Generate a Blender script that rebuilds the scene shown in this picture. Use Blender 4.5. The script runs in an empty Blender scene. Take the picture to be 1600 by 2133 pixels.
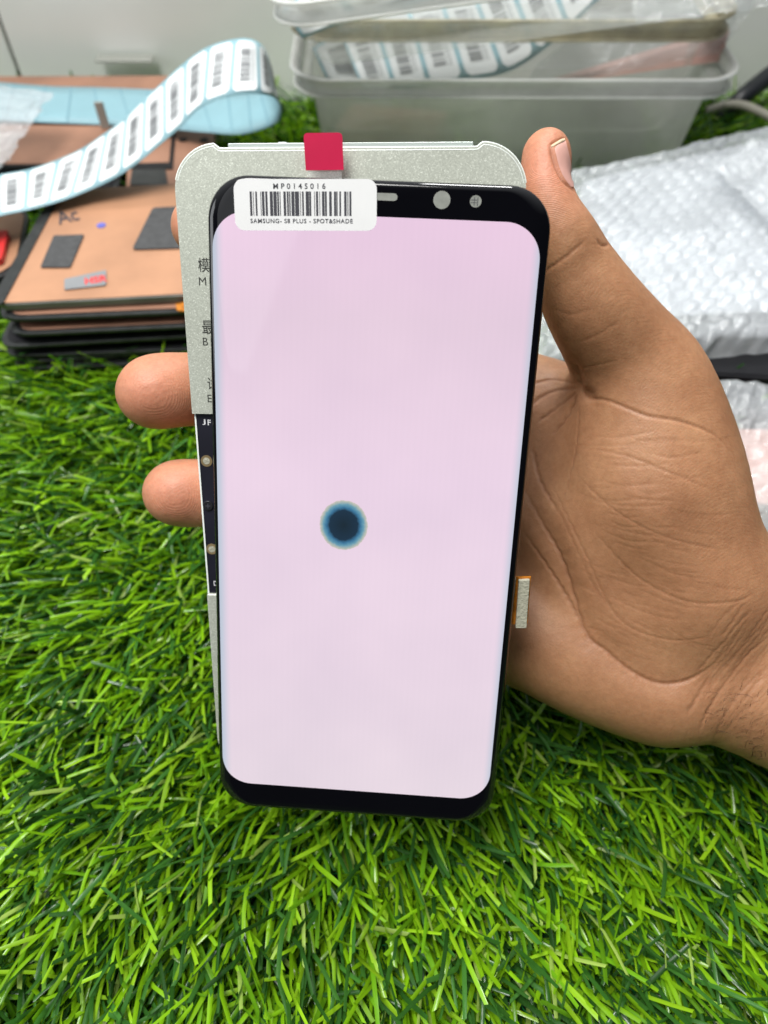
import bpy, bmesh, math, random
import numpy as np
from mathutils import Vector, Matrix
from mathutils.bvhtree import BVHTree
from mathutils.kdtree import KDTree

random.seed(7)
rng = np.random.default_rng(11)
C = bpy.context.scene.collection
SC = bpy.context.scene

# ------------------------------------------------------------------ camera
CAMH = 0.245                       # lens height above the mat base, metres
TILT = math.radians(37.0)          # 0 = straight down
FPX, CX, CY = 1540.0, 800.0, 1066.5
cam_d = bpy.data.cameras.new("camera")
cam = bpy.data.objects.new("camera", cam_d)
C.objects.link(cam)
cam.location = (0, 0, CAMH)
cam.rotation_euler = (TILT, 0, 0)
cam_d.sensor_fit = 'VERTICAL'
cam_d.lens = 5.6
cam_d.sensor_height = 5.6 * 2133 / FPX
cam_d.sensor_width = cam_d.sensor_height * 0.75
cam_d.clip_start = 0.005
cam_d.clip_end = 20
cam_d.dof.use_dof = True
cam_d.dof.focus_distance = 0.172
cam_d.dof.aperture_fstop = 5.6 / 1.9
SC.camera = cam

# ------------------------------------------------------------------ light
world = bpy.data.worlds.new("World")
SC.world = world
world.use_nodes = True
wn = world.node_tree
bg = wn.nodes['Background']
tc = wn.nodes.new('ShaderNodeTexCoord')
sep = wn.nodes.new('ShaderNodeVectorMath'); sep.operation = 'DOT_PRODUCT'
sep.inputs[1].default_value = (-0.12, 0.47, 0.87)      # the room is bright overhead and ahead, dim behind the photographer
rmp = wn.nodes.new('ShaderNodeValToRGB')
wn.links.new(tc.outputs['Generated'], sep.inputs[0])
wn.links.new(sep.outputs['Value'], rmp.inputs[0])
wn.links.new(rmp.outputs[0], bg.inputs['Color'])
rmp.color_ramp.elements[0].color = (0.035, 0.037, 0.05, 1)
rmp.color_ramp.elements[1].color = (0.93, 0.97, 1.0, 1)
rmp.color_ramp.elements[1].position = 0.85
rmp.color_ramp.elements[0].position = 0.30
bg.inputs['Strength'].default_value = 0.88


def area(name, loc, target, sx, sy, power, col):
    l = bpy.data.lights.new(name, 'AREA')
    l.shape = 'RECTANGLE'
    l.size, l.size_y, l.energy, l.color = sx, sy, power, col
    o = bpy.data.objects.new(name, l)
    C.objects.link(o)
    o.location = loc
    d = Vector(target) - Vector(loc)
    o.rotation_euler = d.to_track_quat('-Z', 'Y').to_euler()
    return o


area("ceiling_light", (-0.30, 0.16, 1.22), (0.0, 0.28, 0.0), 0.7, 0.45, 21.0, (1.0, 0.985, 0.95))
area("window_light", (-0.50, -0.52, 0.95), (0.0, 0.2, 0.05), 0.6, 0.6, 1.0, (0.95, 0.98, 1.0))
area("side_window", (-1.0, 0.05, 0.45), (0.0, 0.1, 0.1), 0.35, 0.5, 2.2, (0.95, 0.98, 1.0))
area("back_glint_light", (0.25, 1.25, 1.45), (0.1, 0.3, 0.0), 0.32, 0.32, 15.0, (1.0, 1.0, 0.98))  # unseen lamp added behind the wall for glints on wrap and rim
SC.view_settings.view_transform = 'Standard'
SC.view_settings.look = 'None'
SC.view_settings.exposure = 0.0
SC.view_settings.gamma = 1.0
SC.view_settings.use_curve_mapping = False
SC.cycles.max_bounces = 10
SC.cycles.transparent_max_bounces = 24
SC.cycles.use_denoising = True

# ------------------------------------------------------------------ geometry helpers
ct, st = math.cos(TILT), math.sin(TILT)
CAMM = np.array([[1, 0, 0], [0, ct, -st], [0, st, ct]])
CAMO = np.array([0, 0, CAMH])


def c2w(p):
    return np.asarray(p, float) @ CAMM.T + CAMO


def ray(px, py):
    return CAMM @ np.array([(px - CX) / FPX, -(py - CY) / FPX, -1.0])


def D(px, py, d):                 # point at depth d (metres along the optical axis)
    return CAMO + ray(px, py) * d


def G(px, py, z):                 # point at height z
    r = ray(px, py)
    return CAMO + r * ((z - CAMH) / r[2])


def YP(px, py, y):                # point on the upright plane at distance y
    r = ray(px, py)
    return CAMO + r * (y / r[1])


class Frame:                      # a tilted flat frame, local units = mm
    def __init__(s, o, ex, ey):
        s.o = np.array(o, float)
        ex = np.array(ex, float); ex /= np.linalg.norm(ex)
        ey = np.array(ey, float); ey -= ex * (ex @ ey); ey /= np.linalg.norm(ey)
        s.ex, s.ey, s.n = ex, ey, np.cross(ex, ey)

    def loc(s, px, py, w=0.0):
        r = ray(px, py)
        o = s.o + s.n * w * .001
        t = ((o - CAMO) @ s.n) / (r @ s.n)
        p = CAMO + r * t - o
        return np.array([p @ s.ex, p @ s.ey]) * 1000

    def matrix(s):
        m = Matrix.Identity(4)
        for i in range(3):
            m[i][0], m[i][1], m[i][2], m[i][3] = s.ex[i], s.ey[i], s.n[i], s.o[i]
        return m


def tag(o, label, cat, group=None, kind=None):
    if label: o['label'] = label
    if cat: o['category'] = cat
    if group: o['group'] = group
    if kind: o['kind'] = kind
    return o


def empty(name, loc=(0, 0, 0), label=None, cat=None, group=None):
    o = bpy.data.objects.new(name, None)
    o.empty_display_size = 0.01
    o.location = loc
    C.objects.link(o)
    return tag(o, label, cat, group)


def mesh(name, verts, faces, mat, parent=None, smooth=False, matrix=None):
    me = bpy.data.meshes.new(name)
    me.from_pydata([tuple(map(float, v)) for v in verts], [], [tuple(int(i) for i in f) for f in faces])
    me.update()
    if smooth:
        me.polygons.foreach_set('use_smooth', [True] * len(me.polygons))
    o = bpy.data.objects.new(name, me)
    C.objects.link(o)
    if mat: me.materials.append(mat)
    if matrix is not None: o.matrix_world = matrix
    if parent is not None:
        o.parent = parent
        if parent.type == 'EMPTY':
            o.matrix_parent_inverse = Matrix.Translation(parent.location).inverted()
        else:
            o.matrix_parent_inverse = Matrix.Identity(4)
    return o


def bevel(o, w, seg=2, ang=35):
    m = o.modifiers.new('bevel', 'BEVEL')
    m.width, m.segments = w, seg
    m.limit_method = 'ANGLE'
    m.angle_limit = math.radians(ang)
    return o


def prism(name, poly, w0, w1, mat, parent, fr=None, bev=0.0, smooth=False):
    """extrude a 2-D outline (mm, counter-clockwise) between heights w0 < w1 of a frame (or the world, metres)."""
    n = len(poly)
    v = [(p[0], p[1], w0) for p in poly] + [(p[0], p[1], w1) for p in poly]
    f = [tuple(range(n - 1, -1, -1)), tuple(range(n, 2 * n))]
    f += [(i, (i + 1) % n, n + (i + 1) % n, n + i) for i in range(n)]
    if fr is not None:
        v = [tuple(c * .001 for c in q) for q in v]
        o = mesh(name, v, f, mat, None, smooth, fr.matrix())
        if parent is not None:
            o.parent = parent
            o.matrix_parent_inverse = Matrix.Translation(parent.location).inverted() if parent.type == 'EMPTY' else parent_inv(parent)
    else:
        o = mesh(name, v, f, mat, parent, smooth)
    if bev: bevel(o, bev * (.001 if fr is not None else 1), 3)
    return o


def parent_inv(p):
    if p.parent is not None:
        base = Matrix.Translation(p.parent.location) @ p.matrix_parent_inverse if p.parent.type == 'EMPTY' else parent_world(p.parent) @ p.matrix_parent_inverse
        return (base @ p.matrix_basis).inverted()
    return p.matrix_basis.inverted()


def parent_world(p):
    if p.parent is None: return p.matrix_basis
    return parent_world(p.parent) @ p.matrix_parent_inverse @ p.matrix_basis


def rrect(x0, y0, x1, y1, r, n=8):
    out = []
    for cx, cy, a0 in ((x1 - r, y0 + r, -90), (x1 - r, y1 - r, 0), (x0 + r, y1 - r, 90), (x0 + r, y0 + r, 180)):
        for k in range(n + 1):
            a = math.radians(a0 + 90 * k / n)
            out.append((cx + r * math.cos(a), cy + r * math.sin(a)))
    return out


def circ(cx, cy, r, n=32, ry=None):
    ry = ry or r
    return [(cx + r * math.cos(2 * math.pi * k / n), cy + ry * math.sin(2 * math.pi * k / n)) for k in range(n)]


def text(name, body, fr, cx, cy, w, width, height, mat, parent, bold=0.0, rot=0.0, space=1.0):
    """lettering as a thin flat mesh: fitted to width x height mm, centred at cx, cy of the frame"""
    cu = bpy.data.curves.new(name, 'FONT')
    cu.body = body
    cu.size = 1.0
    cu.offset = bold
    cu.resolution_u = 4
    cu.space_character = space
    tmp = bpy.data.objects.new(name, cu)
    C.objects.link(tmp)
    bpy.context.view_layer.update()
    me = bpy.data.meshes.new_from_object(tmp.evaluated_get(bpy.context.evaluated_depsgraph_get()))
    bpy.data.objects.remove(tmp)
    co = np.array([v.co[:] for v in me.vertices])
    if len(co) == 0: return None
    lo, hi = co.min(0), co.max(0)
    sx = width / (hi[0] - lo[0]); sy = height / (hi[1] - lo[1])
    co2 = np.zeros_like(co)
    a = (co[:, 0] - (lo[0] + hi[0]) / 2) * sx
    b = (co[:, 1] - (lo[1] + hi[1]) / 2) * sy
    cr, sr = math.cos(rot), math.sin(rot)
    co2[:, 0] = (cx + a * cr - b * sr) * .001
    co2[:, 1] = (cy + a * sr + b * cr) * .001
    co2[:, 2] = w * .001
    me.vertices.foreach_set('co', co2.ravel())
    me.update()
    me.materials.clear(); me.materials.append(mat)
    o = bpy.data.objects.new(name, me)
    C.objects.link(o)
    o.matrix_world = fr.matrix()
    o.parent = parent
    o.matrix_parent_inverse = Matrix.Translation(parent.location).inverted() if parent.type == 'EMPTY' else parent_inv(parent)
    return o


def tube(name, pts, r, mat, parent=None, n=12):
    pts = [Vector(p) for p in pts]
    V, F = [], []
    for i, p in enumerate(pts):
        t = (pts[min(i + 1, len(pts) - 1)] - pts[max(i - 1, 0)]).normalized()
        a = t.cross(Vector((0, 0, 1))).normalized(); b = t.cross(a)
        for k in range(n):
            an = 2 * math.pi * k / n
            V.append(p + (a * math.cos(an) + b * math.sin(an)) * r)
        if i:
            for k in range(n):
                F.append(((i - 1) * n + k, (i - 1) * n + (k + 1) % n, i * n + (k + 1) % n, i * n + k))
    return mesh(name, V, F, mat, parent, True)


def catmull(P, m):
    P = np.asarray(P, float)
    n = len(P)
    out = []
    for s in np.linspace(0, n - 1, m):
        i = min(int(s), n - 2); t = s - i
        p0, p1, p2, p3 = P[max(i - 1, 0)], P[i], P[i + 1], P[min(i + 2, n - 1)]
        out.append(.5 * ((2 * p1) + (-p0 + p2) * t + (2 * p0 - 5 * p1 + 4 * p2 - p3) * t * t + (-p0 + 3 * p1 - 3 * p2 + p3) * t ** 3))
    return np.array(out)


def vnoise(x, y, seed=0):
    """smooth value noise in 2-D, numpy"""
    x = np.asarray(x, float); y = np.asarray(y, float)
    xi, yi = np.floor(x).astype(np.int64), np.floor(y).astype(np.int64)
    xf, yf = x - xi, y - yi
    u, v = xf * xf * (3 - 2 * xf), yf * yf * (3 - 2 * yf)

    def h(a, b):
        n = (a * 374761393 + b * 668265263 + seed * 974634777) & 0xffffffff
        n = ((n ^ (n >> 13)) * 1274126177) & 0xffffffff
        return ((n ^ (n >> 16)) & 0xffff) / 65535.0
    return (h(xi, yi) * (1 - u) + h(xi + 1, yi) * u) * (1 - v) + (h(xi, yi + 1) * (1 - u) + h(xi + 1, yi + 1) * u) * v


# ------------------------------------------------------------------ materials
def newmat(name):
    m = bpy.data.materials.new(name)
    m.use_nodes = True
    nt = m.node_tree
    return m, nt, nt.nodes['Principled BSDF'], nt.nodes['Material Output']


def N(nt, kind, **kw):
    n = nt.nodes.new(kind)
    for k, v in kw.items():
        if k in n.inputs.keys(): n.inputs[k].default_value = v
        else: setattr(n, k, v)
    return n


def ramp(nt, src, stops):
    r = nt.nodes.new('ShaderNodeValToRGB')
    e = r.color_ramp.elements
    while len(e) < len(stops): e.new(0.5)
    for q, (p, c) in zip(e, stops):
        q.position = p
        q.color = (c[0], c[1], c[2], 1) if len(c) == 3 else c
    nt.links.new(src, r.inputs[0])
    return r


def mat(name, col, rough=.5, metal=0., var=.12, scale=60., bump=0., bscale=400., coat=0., spec=.5, emit=None):
    m, nt, b, out = newmat(name)
    tcn = N(nt, 'ShaderNodeTexCoord')
    nz = N(nt, 'ShaderNodeTexNoise', Scale=scale, Detail=5.)
    nt.links.new(tcn.outputs['Object'], nz.inputs['Vector'])
    c0 = [c * (1 - var) for c in col]; c1 = [min(1, c * (1 + var)) for c in col]
    r = ramp(nt, nz.outputs['Fac'], [(.3, c0), (.7, c1)])
    nt.links.new(r.outputs[0], b.inputs['Base Color'])
    b.inputs['Roughness'].default_value = rough
    b.inputs['Metallic'].default_value = metal
    b.inputs['Coat Weight'].default_value = coat
    b.inputs['Coat Roughness'].default_value = .03
    b.inputs['Specular IOR Level'].default_value = spec
    if bump:
        n2 = N(nt, 'ShaderNodeTexNoise', Scale=bscale, Detail=4.)
        nt.links.new(tcn.outputs['Object'], n2.inputs['Vector'])
        bm = N(nt, 'ShaderNodeBump', Strength=bump, Distance=.0005)
        nt.links.new(n2.outputs['Fac'], bm.inputs['Height'])
        nt.links.new(bm.outputs[0], b.inputs['Normal'])
    return m


def clear_mat(name, col, alpha, rough=.25, var=.15, scale=30., bump=0., bscale=200., transl=.3):
    """thin milky plastic: part see-through, part scattering, glossy"""
    m, nt, b, out = newmat(name)
    tcn = N(nt, 'ShaderNodeTexCoord')
    nz = N(nt, 'ShaderNodeTexNoise', Scale=scale, Detail=6.)
    nt.links.new(tcn.outputs['Object'], nz.inputs['Vector'])
    r = ramp(nt, nz.outputs['Fac'], [(.3, [c * (1 - var) for c in col]), (.7, [min(1, c * (1 + var)) for c in col])])
    nt.links.new(r.outputs[0], b.inputs['Base Color'])
    b.inputs['Roughness'].default_value = rough
    tl = N(nt, 'ShaderNodeBsdfTranslucent'); nt.links.new(r.outputs[0], tl.inputs[0])
    mx = N(nt, 'ShaderNodeMixShader'); mx.inputs[0].default_value = transl
    nt.links.new(b.outputs[0], mx.inputs[1]); nt.links.new(tl.outputs[0], mx.inputs[2])
    tr = N(nt, 'ShaderNodeBsdfTransparent')
    m2 = N(nt, 'ShaderNodeMixShader')
    r2 = ramp(nt, nz.outputs['Fac'], [(.25, [alpha * .85] * 3), (.75, [min(1, alpha * 1.15)] * 3)])
    nt.links.new(r2.outputs[0], m2.inputs[0])
    nt.links.new(tr.outputs[0], m2.inputs[1]); nt.links.new(mx.outputs[0], m2.inputs[2])
    nt.links.new(m2.outputs[0], out.inputs['Surface'])
    if bump:
        n2 = N(nt, 'ShaderNodeTexNoise', Scale=bscale, Detail=5., Distortion=1.5)
        nt.links.new(tcn.outputs['Object'], n2.inputs['Vector'])
        bm = N(nt, 'ShaderNodeBump', Strength=bump, Distance=.001)
        nt.links.new(n2.outputs['Fac'], bm.inputs['Height'])
        nt.links.new(bm.outputs[0], b.inputs['Normal'])
    return m


M_black_glass = mat('black_glass', (.002, .002, .003), .04, var=.1)
M_black = mat('black_plastic', (.008, .008, .010), .45, var=.3, spec=.25)
M_edge = mat('dark_frame', (.03, .032, .033), .3, .3, var=.3, scale=200)
M_edge_grey = mat('grey_frame', (.17, .17, .155), .35, .4, var=.2)
M_pad = mat('adhesive_pad', (.045, .046, .048), .75, var=.25, scale=300, bump=.4)
M_white = mat('sticker_paper', (.72, .72, .72), .45, var=.03, scale=120)
M_ink = mat('ink', (.035, .035, .045), .6, var=.2)
M_inkgrey = mat('grey_ink', (.2, .21, .22), .6, var=.1)
M_thin_ink = mat('engraved_ink', (.03, .032, .026), .6, var=.2)
M_white_ink = mat('white_ink', (.7, .7, .72), .5, var=.05)
M_red = mat('red_film', (.48, .008, .055), .35, var=.06, scale=90, spec=.25)
M_red_plain = mat('red_plastic', (.65, .03, .03), .4)
M_grey_lens = mat('grey_window', (.30, .31, .28), .3, .2, var=.15, scale=500)
M_orange = mat('orange_flex', (.50, .17, .015), .3, .25, var=.5, scale=500)
M_foam = mat('beige_foam', (.36, .35, .27), .75, var=.14, scale=900, bump=.6, bscale=1500)
M_gold = mat('gold_ring', (.42, .31, .16), .35, .6, var=.15)
M_screw = mat('dark_screw', (.05, .05, .055), .3, .7, var=.3, scale=700)
M_pcb = mat('black_board', (.01, .01, .018), .4, var=.3)
M_blue = mat('blue_backing', (.24, .42, .48), .42, var=.05)
M_blue_dark = mat('blue_line', (.17, .33, .40), .5, var=.05)
M_label = mat('label_paper', (.66, .69, .70), .5, var=.03)
M_copper = mat('copper_sheet', (.43, .225, .13), .38, .15, var=.18, scale=28, bump=.1)
M_copper_dark = mat('dark_copper_sheet', (.33, .17, .11), .42, .15, var=.25, scale=30, bump=.1)
M_wall = mat('grey_tile', (.80, .82, .79), .22, var=.05, scale=9)
M_grout = mat('grout', (.13, .125, .11), .8, var=.2)
M_cable_black = mat('black_cable', (.012, .014, .018), .4)
M_cable_grey = mat('grey_cable', (.30, .29, .24), .5)
M_pink = mat('pink_panel', (.60, .37, .32), .4, var=.1)
M_nail = mat('nail', (.56, .31, .26), .36, var=.12, scale=260)
M_nail_edge = mat('nail_edge', (.58, .44, .29), .5, var=.15)
M_soil = mat('mat_backing', (.010, .028, .010), .9, var=.5, scale=150)
M_box = clear_mat('frosted_plastic', (.86, .87, .85), .72, .22, .08, 20, transl=.45)
M_box_thin = clear_mat('clear_plastic', (.70, .72, .70), .20, .2, .08, 20, transl=.3)
M_highlight_bead = clear_mat('rim_highlight_bead', (.88, .89, .87), .8, .12, .05, 40, transl=.3)  # near-white, paints the highlight lines of the box rims
M_box_old = clear_mat('yellowed_plastic', (.64, .64, .58), .22, .22, .12, 18, transl=.35)
M_rim_old = clear_mat('dirty_rim', (.50, .46, .33), .72, .3, .35, 60, transl=.3)
M_rim = clear_mat('frosted_rim', (.78, .79, .77), .62, .16, .1, 40, transl=.35)
M_wrap = clear_mat('bubble_wrap', (.80, .83, .86), .55, .09, .12, 60, 1., 420, .35)
M_wrap_thin = clear_mat('clear_bag', (.78, .80, .82), .42, .09, .15, 50, 1., 320, .35)


def wrap_material(name, col, alpha, vs):
    m = clear_mat(name, col, alpha, .08, .10, 60, 0, 300, .25)
    nt = m.node_tree; b = nt.nodes['Principled BSDF']; L = nt.links.new
    t = N(nt, 'ShaderNodeTexCoord')
    n0 = N(nt, 'ShaderNodeTexNoise', Scale=160., Detail=3.); L(t.outputs['Object'], n0.inputs['Vector'])
    ad = N(nt, 'ShaderNodeVectorMath', operation='MULTIPLY_ADD'); L(n0.outputs['Color'], ad.inputs[0]); ad.inputs[1].default_value = (.006, .006, .006); L(t.outputs['Object'], ad.inputs[2])
    vo = N(nt, 'ShaderNodeTexVoronoi', Scale=vs); vo.feature = 'SMOOTH_F1'; L(ad.outputs[0], vo.inputs['Vector'])
    n2 = N(nt, 'ShaderNodeTexNoise', Scale=vs * 1.7, Detail=3., Distortion=2.); L(ad.outputs[0], n2.inputs['Vector'])
    b1 = N(nt, 'ShaderNodeBump', Strength=.18, Distance=.0015); L(vo.outputs['Distance'], b1.inputs['Height'])
    b2 = N(nt, 'ShaderNodeBump', Strength=.30, Distance=.0010); L(n2.outputs['Fac'], b2.inputs['Height']); L(b1.outputs[0], b2.inputs['Normal'])
    L(b2.outputs[0], b.inputs['Normal'])
    b.inputs['Specular IOR Level'].default_value = .9
    b.inputs['Coat Weight'].default_value = 1.
    b.inputs['Coat Roughness'].default_value = .05
    L(b2.outputs[0], b.inputs['Coat Normal'])
    return m


M_wrap = wrap_material('bubble_wrap', (.62, .65, .68), .55, 260.)
M_wrap_thin = wrap_material('clear_bag', (.50, .53, .55), .32, 150.)
M_film = clear_mat('clear_film', (.8, .8, .8), .12, .05, .0, 20, transl=.1)


def tester_material():
    m, nt, b, out = newmat('sparkling_metal')
    t = N(nt, 'ShaderNodeTexCoord')
    v = N(nt, 'ShaderNodeTexVoronoi', Scale=4400.)
    nt.links.new(t.outputs['Object'], v.inputs['Vector'])
    sx = N(nt, 'ShaderNodeSeparateColor'); nt.links.new(v.outputs['Color'], sx.inputs[0])
    r = ramp(nt, sx.outputs[0], [(0., (.43, .45, .39)), (.6, (.51, .535, .465)), (.9, (.57, .595, .52)), (1., (.72, .75, .67))])
    n2 = N(nt, 'ShaderNodeTexNoise', Scale=45., Detail=3.); nt.links.new(t.outputs['Object'], n2.inputs['Vector'])
    r2 = ramp(nt, n2.outputs['Fac'], [(.3, (.93, .93, .92)), (.7, (1.05, 1.05, 1.05))])
    mu = N(nt, 'ShaderNodeMix'); mu.data_type = 'RGBA'; mu.blend_type = 'MULTIPLY'; mu.inputs[0].default_value = 1.
    nt.links.new(r.outputs[0], mu.inputs[6]); nt.links.new(r2.outputs[0], mu.inputs[7])
    nt.links.new(mu.outputs[2], b.inputs['Base Color'])
    b.inputs['Metallic'].default_value = .25
    b.inputs['Roughness'].default_value = .45
    return m


M_tester = tester_material()
M_rim_metal = mat('highlight_white_edge', (.85, .90, .86), .3, .0, var=.04)  # near-white base colour stands in for light caught on the rim
M_rail = mat('rail_metal', (.40, .44, .42), .3, .3, var=.05)


def skin_material():
    m, nt, b, out = newmat('skin')
    t = N(nt, 'ShaderNodeTexCoord')
    L = nt.links.new
    n1 = N(nt, 'ShaderNodeTexNoise', Scale=55., Detail=6., Roughness=.6)
    L(t.outputs['Object'], n1.inputs['Vector'])
    base = ramp(nt, n1.outputs['Fac'], [(.28, (.32, .150, .074)), (.5, (.38, .186, .094)), (.72, (.45, .235, .122))])
    # redder finger pads and thumb tip (pigment attribute from the mesh)
    at = N(nt, 'ShaderNodeAttribute'); at.attribute_name = 'pad'
    mx = N(nt, 'ShaderNodeMix'); mx.data_type = 'RGBA'
    L(at.outputs['Fac'], mx.inputs[0]); L(base.outputs[0], mx.inputs[6]); mx.inputs[7].default_value = (.54, .225, .135, 1)
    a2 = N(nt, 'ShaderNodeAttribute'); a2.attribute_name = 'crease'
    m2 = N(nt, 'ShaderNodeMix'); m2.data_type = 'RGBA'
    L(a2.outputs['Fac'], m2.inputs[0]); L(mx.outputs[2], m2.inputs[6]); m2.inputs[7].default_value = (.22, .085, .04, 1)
    # freckle-fine mottling
    n3 = N(nt, 'ShaderNodeTexNoise', Scale=700., Detail=3.)
    L(t.outputs['Object'], n3.inputs['Vector'])
    r3 = ramp(nt, n3.outputs['Fac'], [(.3, (.86, .84, .82)), (.7, (1., 1., 1.))])
    m3 = N(nt, 'ShaderNodeMix'); m3.data_type = 'RGBA'; m3.blend_type = 'MULTIPLY'; m3.inputs[0].default_value = 1.
    L(m2.outputs[2], m3.inputs[6]); L(r3.outputs[0], m3.inputs[7])
    L(m3.outputs[2], b.inputs['Base Color'])
    b.inputs['Roughness'].default_value = .5
    b.inputs['Specular IOR Level'].default_value = .4
    b.inputs['Subsurface Weight'].default_value = .2
    b.inputs['Subsurface Radius'].default_value = (1., .35, .18)
    b.inputs['Subsurface Scale'].default_value = .0035
    # ridges: fine distorted waves + cellular skin
    mp = N(nt, 'ShaderNodeMapping'); mp.inputs['Rotation'].default_value = (.2, .3, 1.1)
    L(t.outputs['Object'], mp.inputs['Vector'])
    w = N(nt, 'ShaderNodeTexWave', Scale=640., Distortion=5., Detail=2.); w.inputs['Detail Scale'].default_value = .25
    L(mp.outputs[0], w.inputs['Vector'])
    vo = N(nt, 'ShaderNodeTexVoronoi', Scale=1100.)
    vo.feature = 'DISTANCE_TO_EDGE'
    L(t.outputs['Object'], vo.inputs['Vector'])
    n4 = N(nt, 'ShaderNodeTexNoise', Scale=260., Detail=6., Roughness=.7)
    L(t.outputs['Object'], n4.inputs['Vector'])
    b1 = N(nt, 'ShaderNodeBump', Strength=.035, Distance=.0004); L(w.outputs['Fac'], b1.inputs['Height'])
    b2 = N(nt, 'ShaderNodeBump', Strength=.2, Distance=.0003); L(vo.outputs['Distance'], b2.inputs['Height']); L(b1.outputs[0], b2.inputs['Normal'])
    b3 = N(nt, 'ShaderNodeBump', Strength=.13, Distance=.0006); L(n4.outputs['Fac'], b3.inputs['Height']); L(b2.outputs[0], b3.inputs['Normal'])
    # finger print loops, concentric about each pad
    ph = N(nt, 'ShaderNodeMath', operation='MULTIPLY_ADD'); L(at.outputs['Fac'], ph.inputs[0]); ph.inputs[1].default_value = 225.
    n6 = N(nt, 'ShaderNodeTexNoise', Scale=120., Detail=1.); L(t.outputs['Object'], n6.inputs['Vector'])
    ds = N(nt, 'ShaderNodeMath', operation='MULTIPLY'); L(n6.outputs['Fac'], ds.inputs[0]); ds.inputs[1].default_value = 26.
    L(ds.outputs[0], ph.inputs[2])
    sn = N(nt, 'ShaderNodeMath', operation='SINE'); L(ph.outputs[0], sn.inputs[0])
    gt = N(nt, 'ShaderNodeMath', operation='MULTIPLY'); L(sn.outputs[0], gt.inputs[0])
    gg = N(nt, 'ShaderNodeMapRange'); L(at.outputs['Fac'], gg.inputs[0]); gg.inputs[1].default_value = .05; gg.inputs[2].default_value = .4
    L(gg.outputs[0], gt.inputs[1])
    b4 = N(nt, 'ShaderNodeBump', Strength=.2, Distance=.00008); L(gt.outputs[0], b4.inputs['Height']); L(b3.outputs[0], b4.inputs['Normal'])
    L(b4.outputs[0], b.inputs['Normal'])
    return m


M_skin = skin_material()


def grass_material():
    m, nt, b, out = newmat('artificial_grass')
    L = nt.links.new
    at = N(nt, 'ShaderNodeAttribute'); at.attribute_name = 'tint'
    L(at.outputs['Color'], b.inputs['Base Color'])
    b.inputs['Roughness'].default_value = .24
    b.inputs['Specular IOR Level'].default_value = .6
    tl = N(nt, 'ShaderNodeBsdfTranslucent'); L(at.outputs['Color'], tl.inputs[0])
    mx = N(nt, 'ShaderNodeMixShader'); mx.inputs[0].default_value = .28
    L(b.outputs[0], mx.inputs[1]); L(tl.outputs[0], mx.inputs[2]); L(mx.outputs[0], out.inputs['Surface'])
    return m


M_grass = grass_material()

# ================================================================== SETTING
WALL_Y = .552
tt = mesh('ground', [(-1.2, -1, 0), (1.2, -1, 0), (1.2, WALL_Y + .02, 0), (-1.2, WALL_Y + .02, 0)], [(0, 1, 2, 3)], M_soil)
tag(tt, None, None, None, 'structure')


def wall_tile(x0, x1, label):
    v = [(x0, 0), (x1, 0), (x1, .014), (x0, .014)]
    o = mesh('wall_tile', [(x0, WALL_Y, 0), (x1, WALL_Y, 0), (x1, WALL_Y + .01, 0), (x0, WALL_Y + .01, 0),
                           (x0, WALL_Y, .3), (x1, WALL_Y, .3), (x1, WALL_Y + .01, .3), (x0, WALL_Y + .01, .3)],
             [(0, 1, 5, 4), (1, 2, 6, 5), (2, 3, 7, 6), (3, 0, 4, 7), (4, 5, 6, 7), (3, 2, 1, 0)], M_wall, wall)
    bevel(o, .0008)
    return o


wall = empty('wall', (0, WALL_Y, 0), 'pale grey glossy tiled wall behind the table with one dark joint', 'wall')
XG = G(41, 157, .02)[0] * WALL_Y / G(41, 157, .02)[1]
wall_tile(-.85, XG - .0011, '')
wall_tile(XG + .0011, .36, '')
wall_tile(.3622, .95, '')
mesh('grout', [(-.86, WALL_Y + .004, 0), (.96, WALL_Y + .004, 0), (.96, WALL_Y + .004, .299), (-.86, WALL_Y + .004, .299)], [(0, 1, 2, 3)], M_grout, wall)


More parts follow.
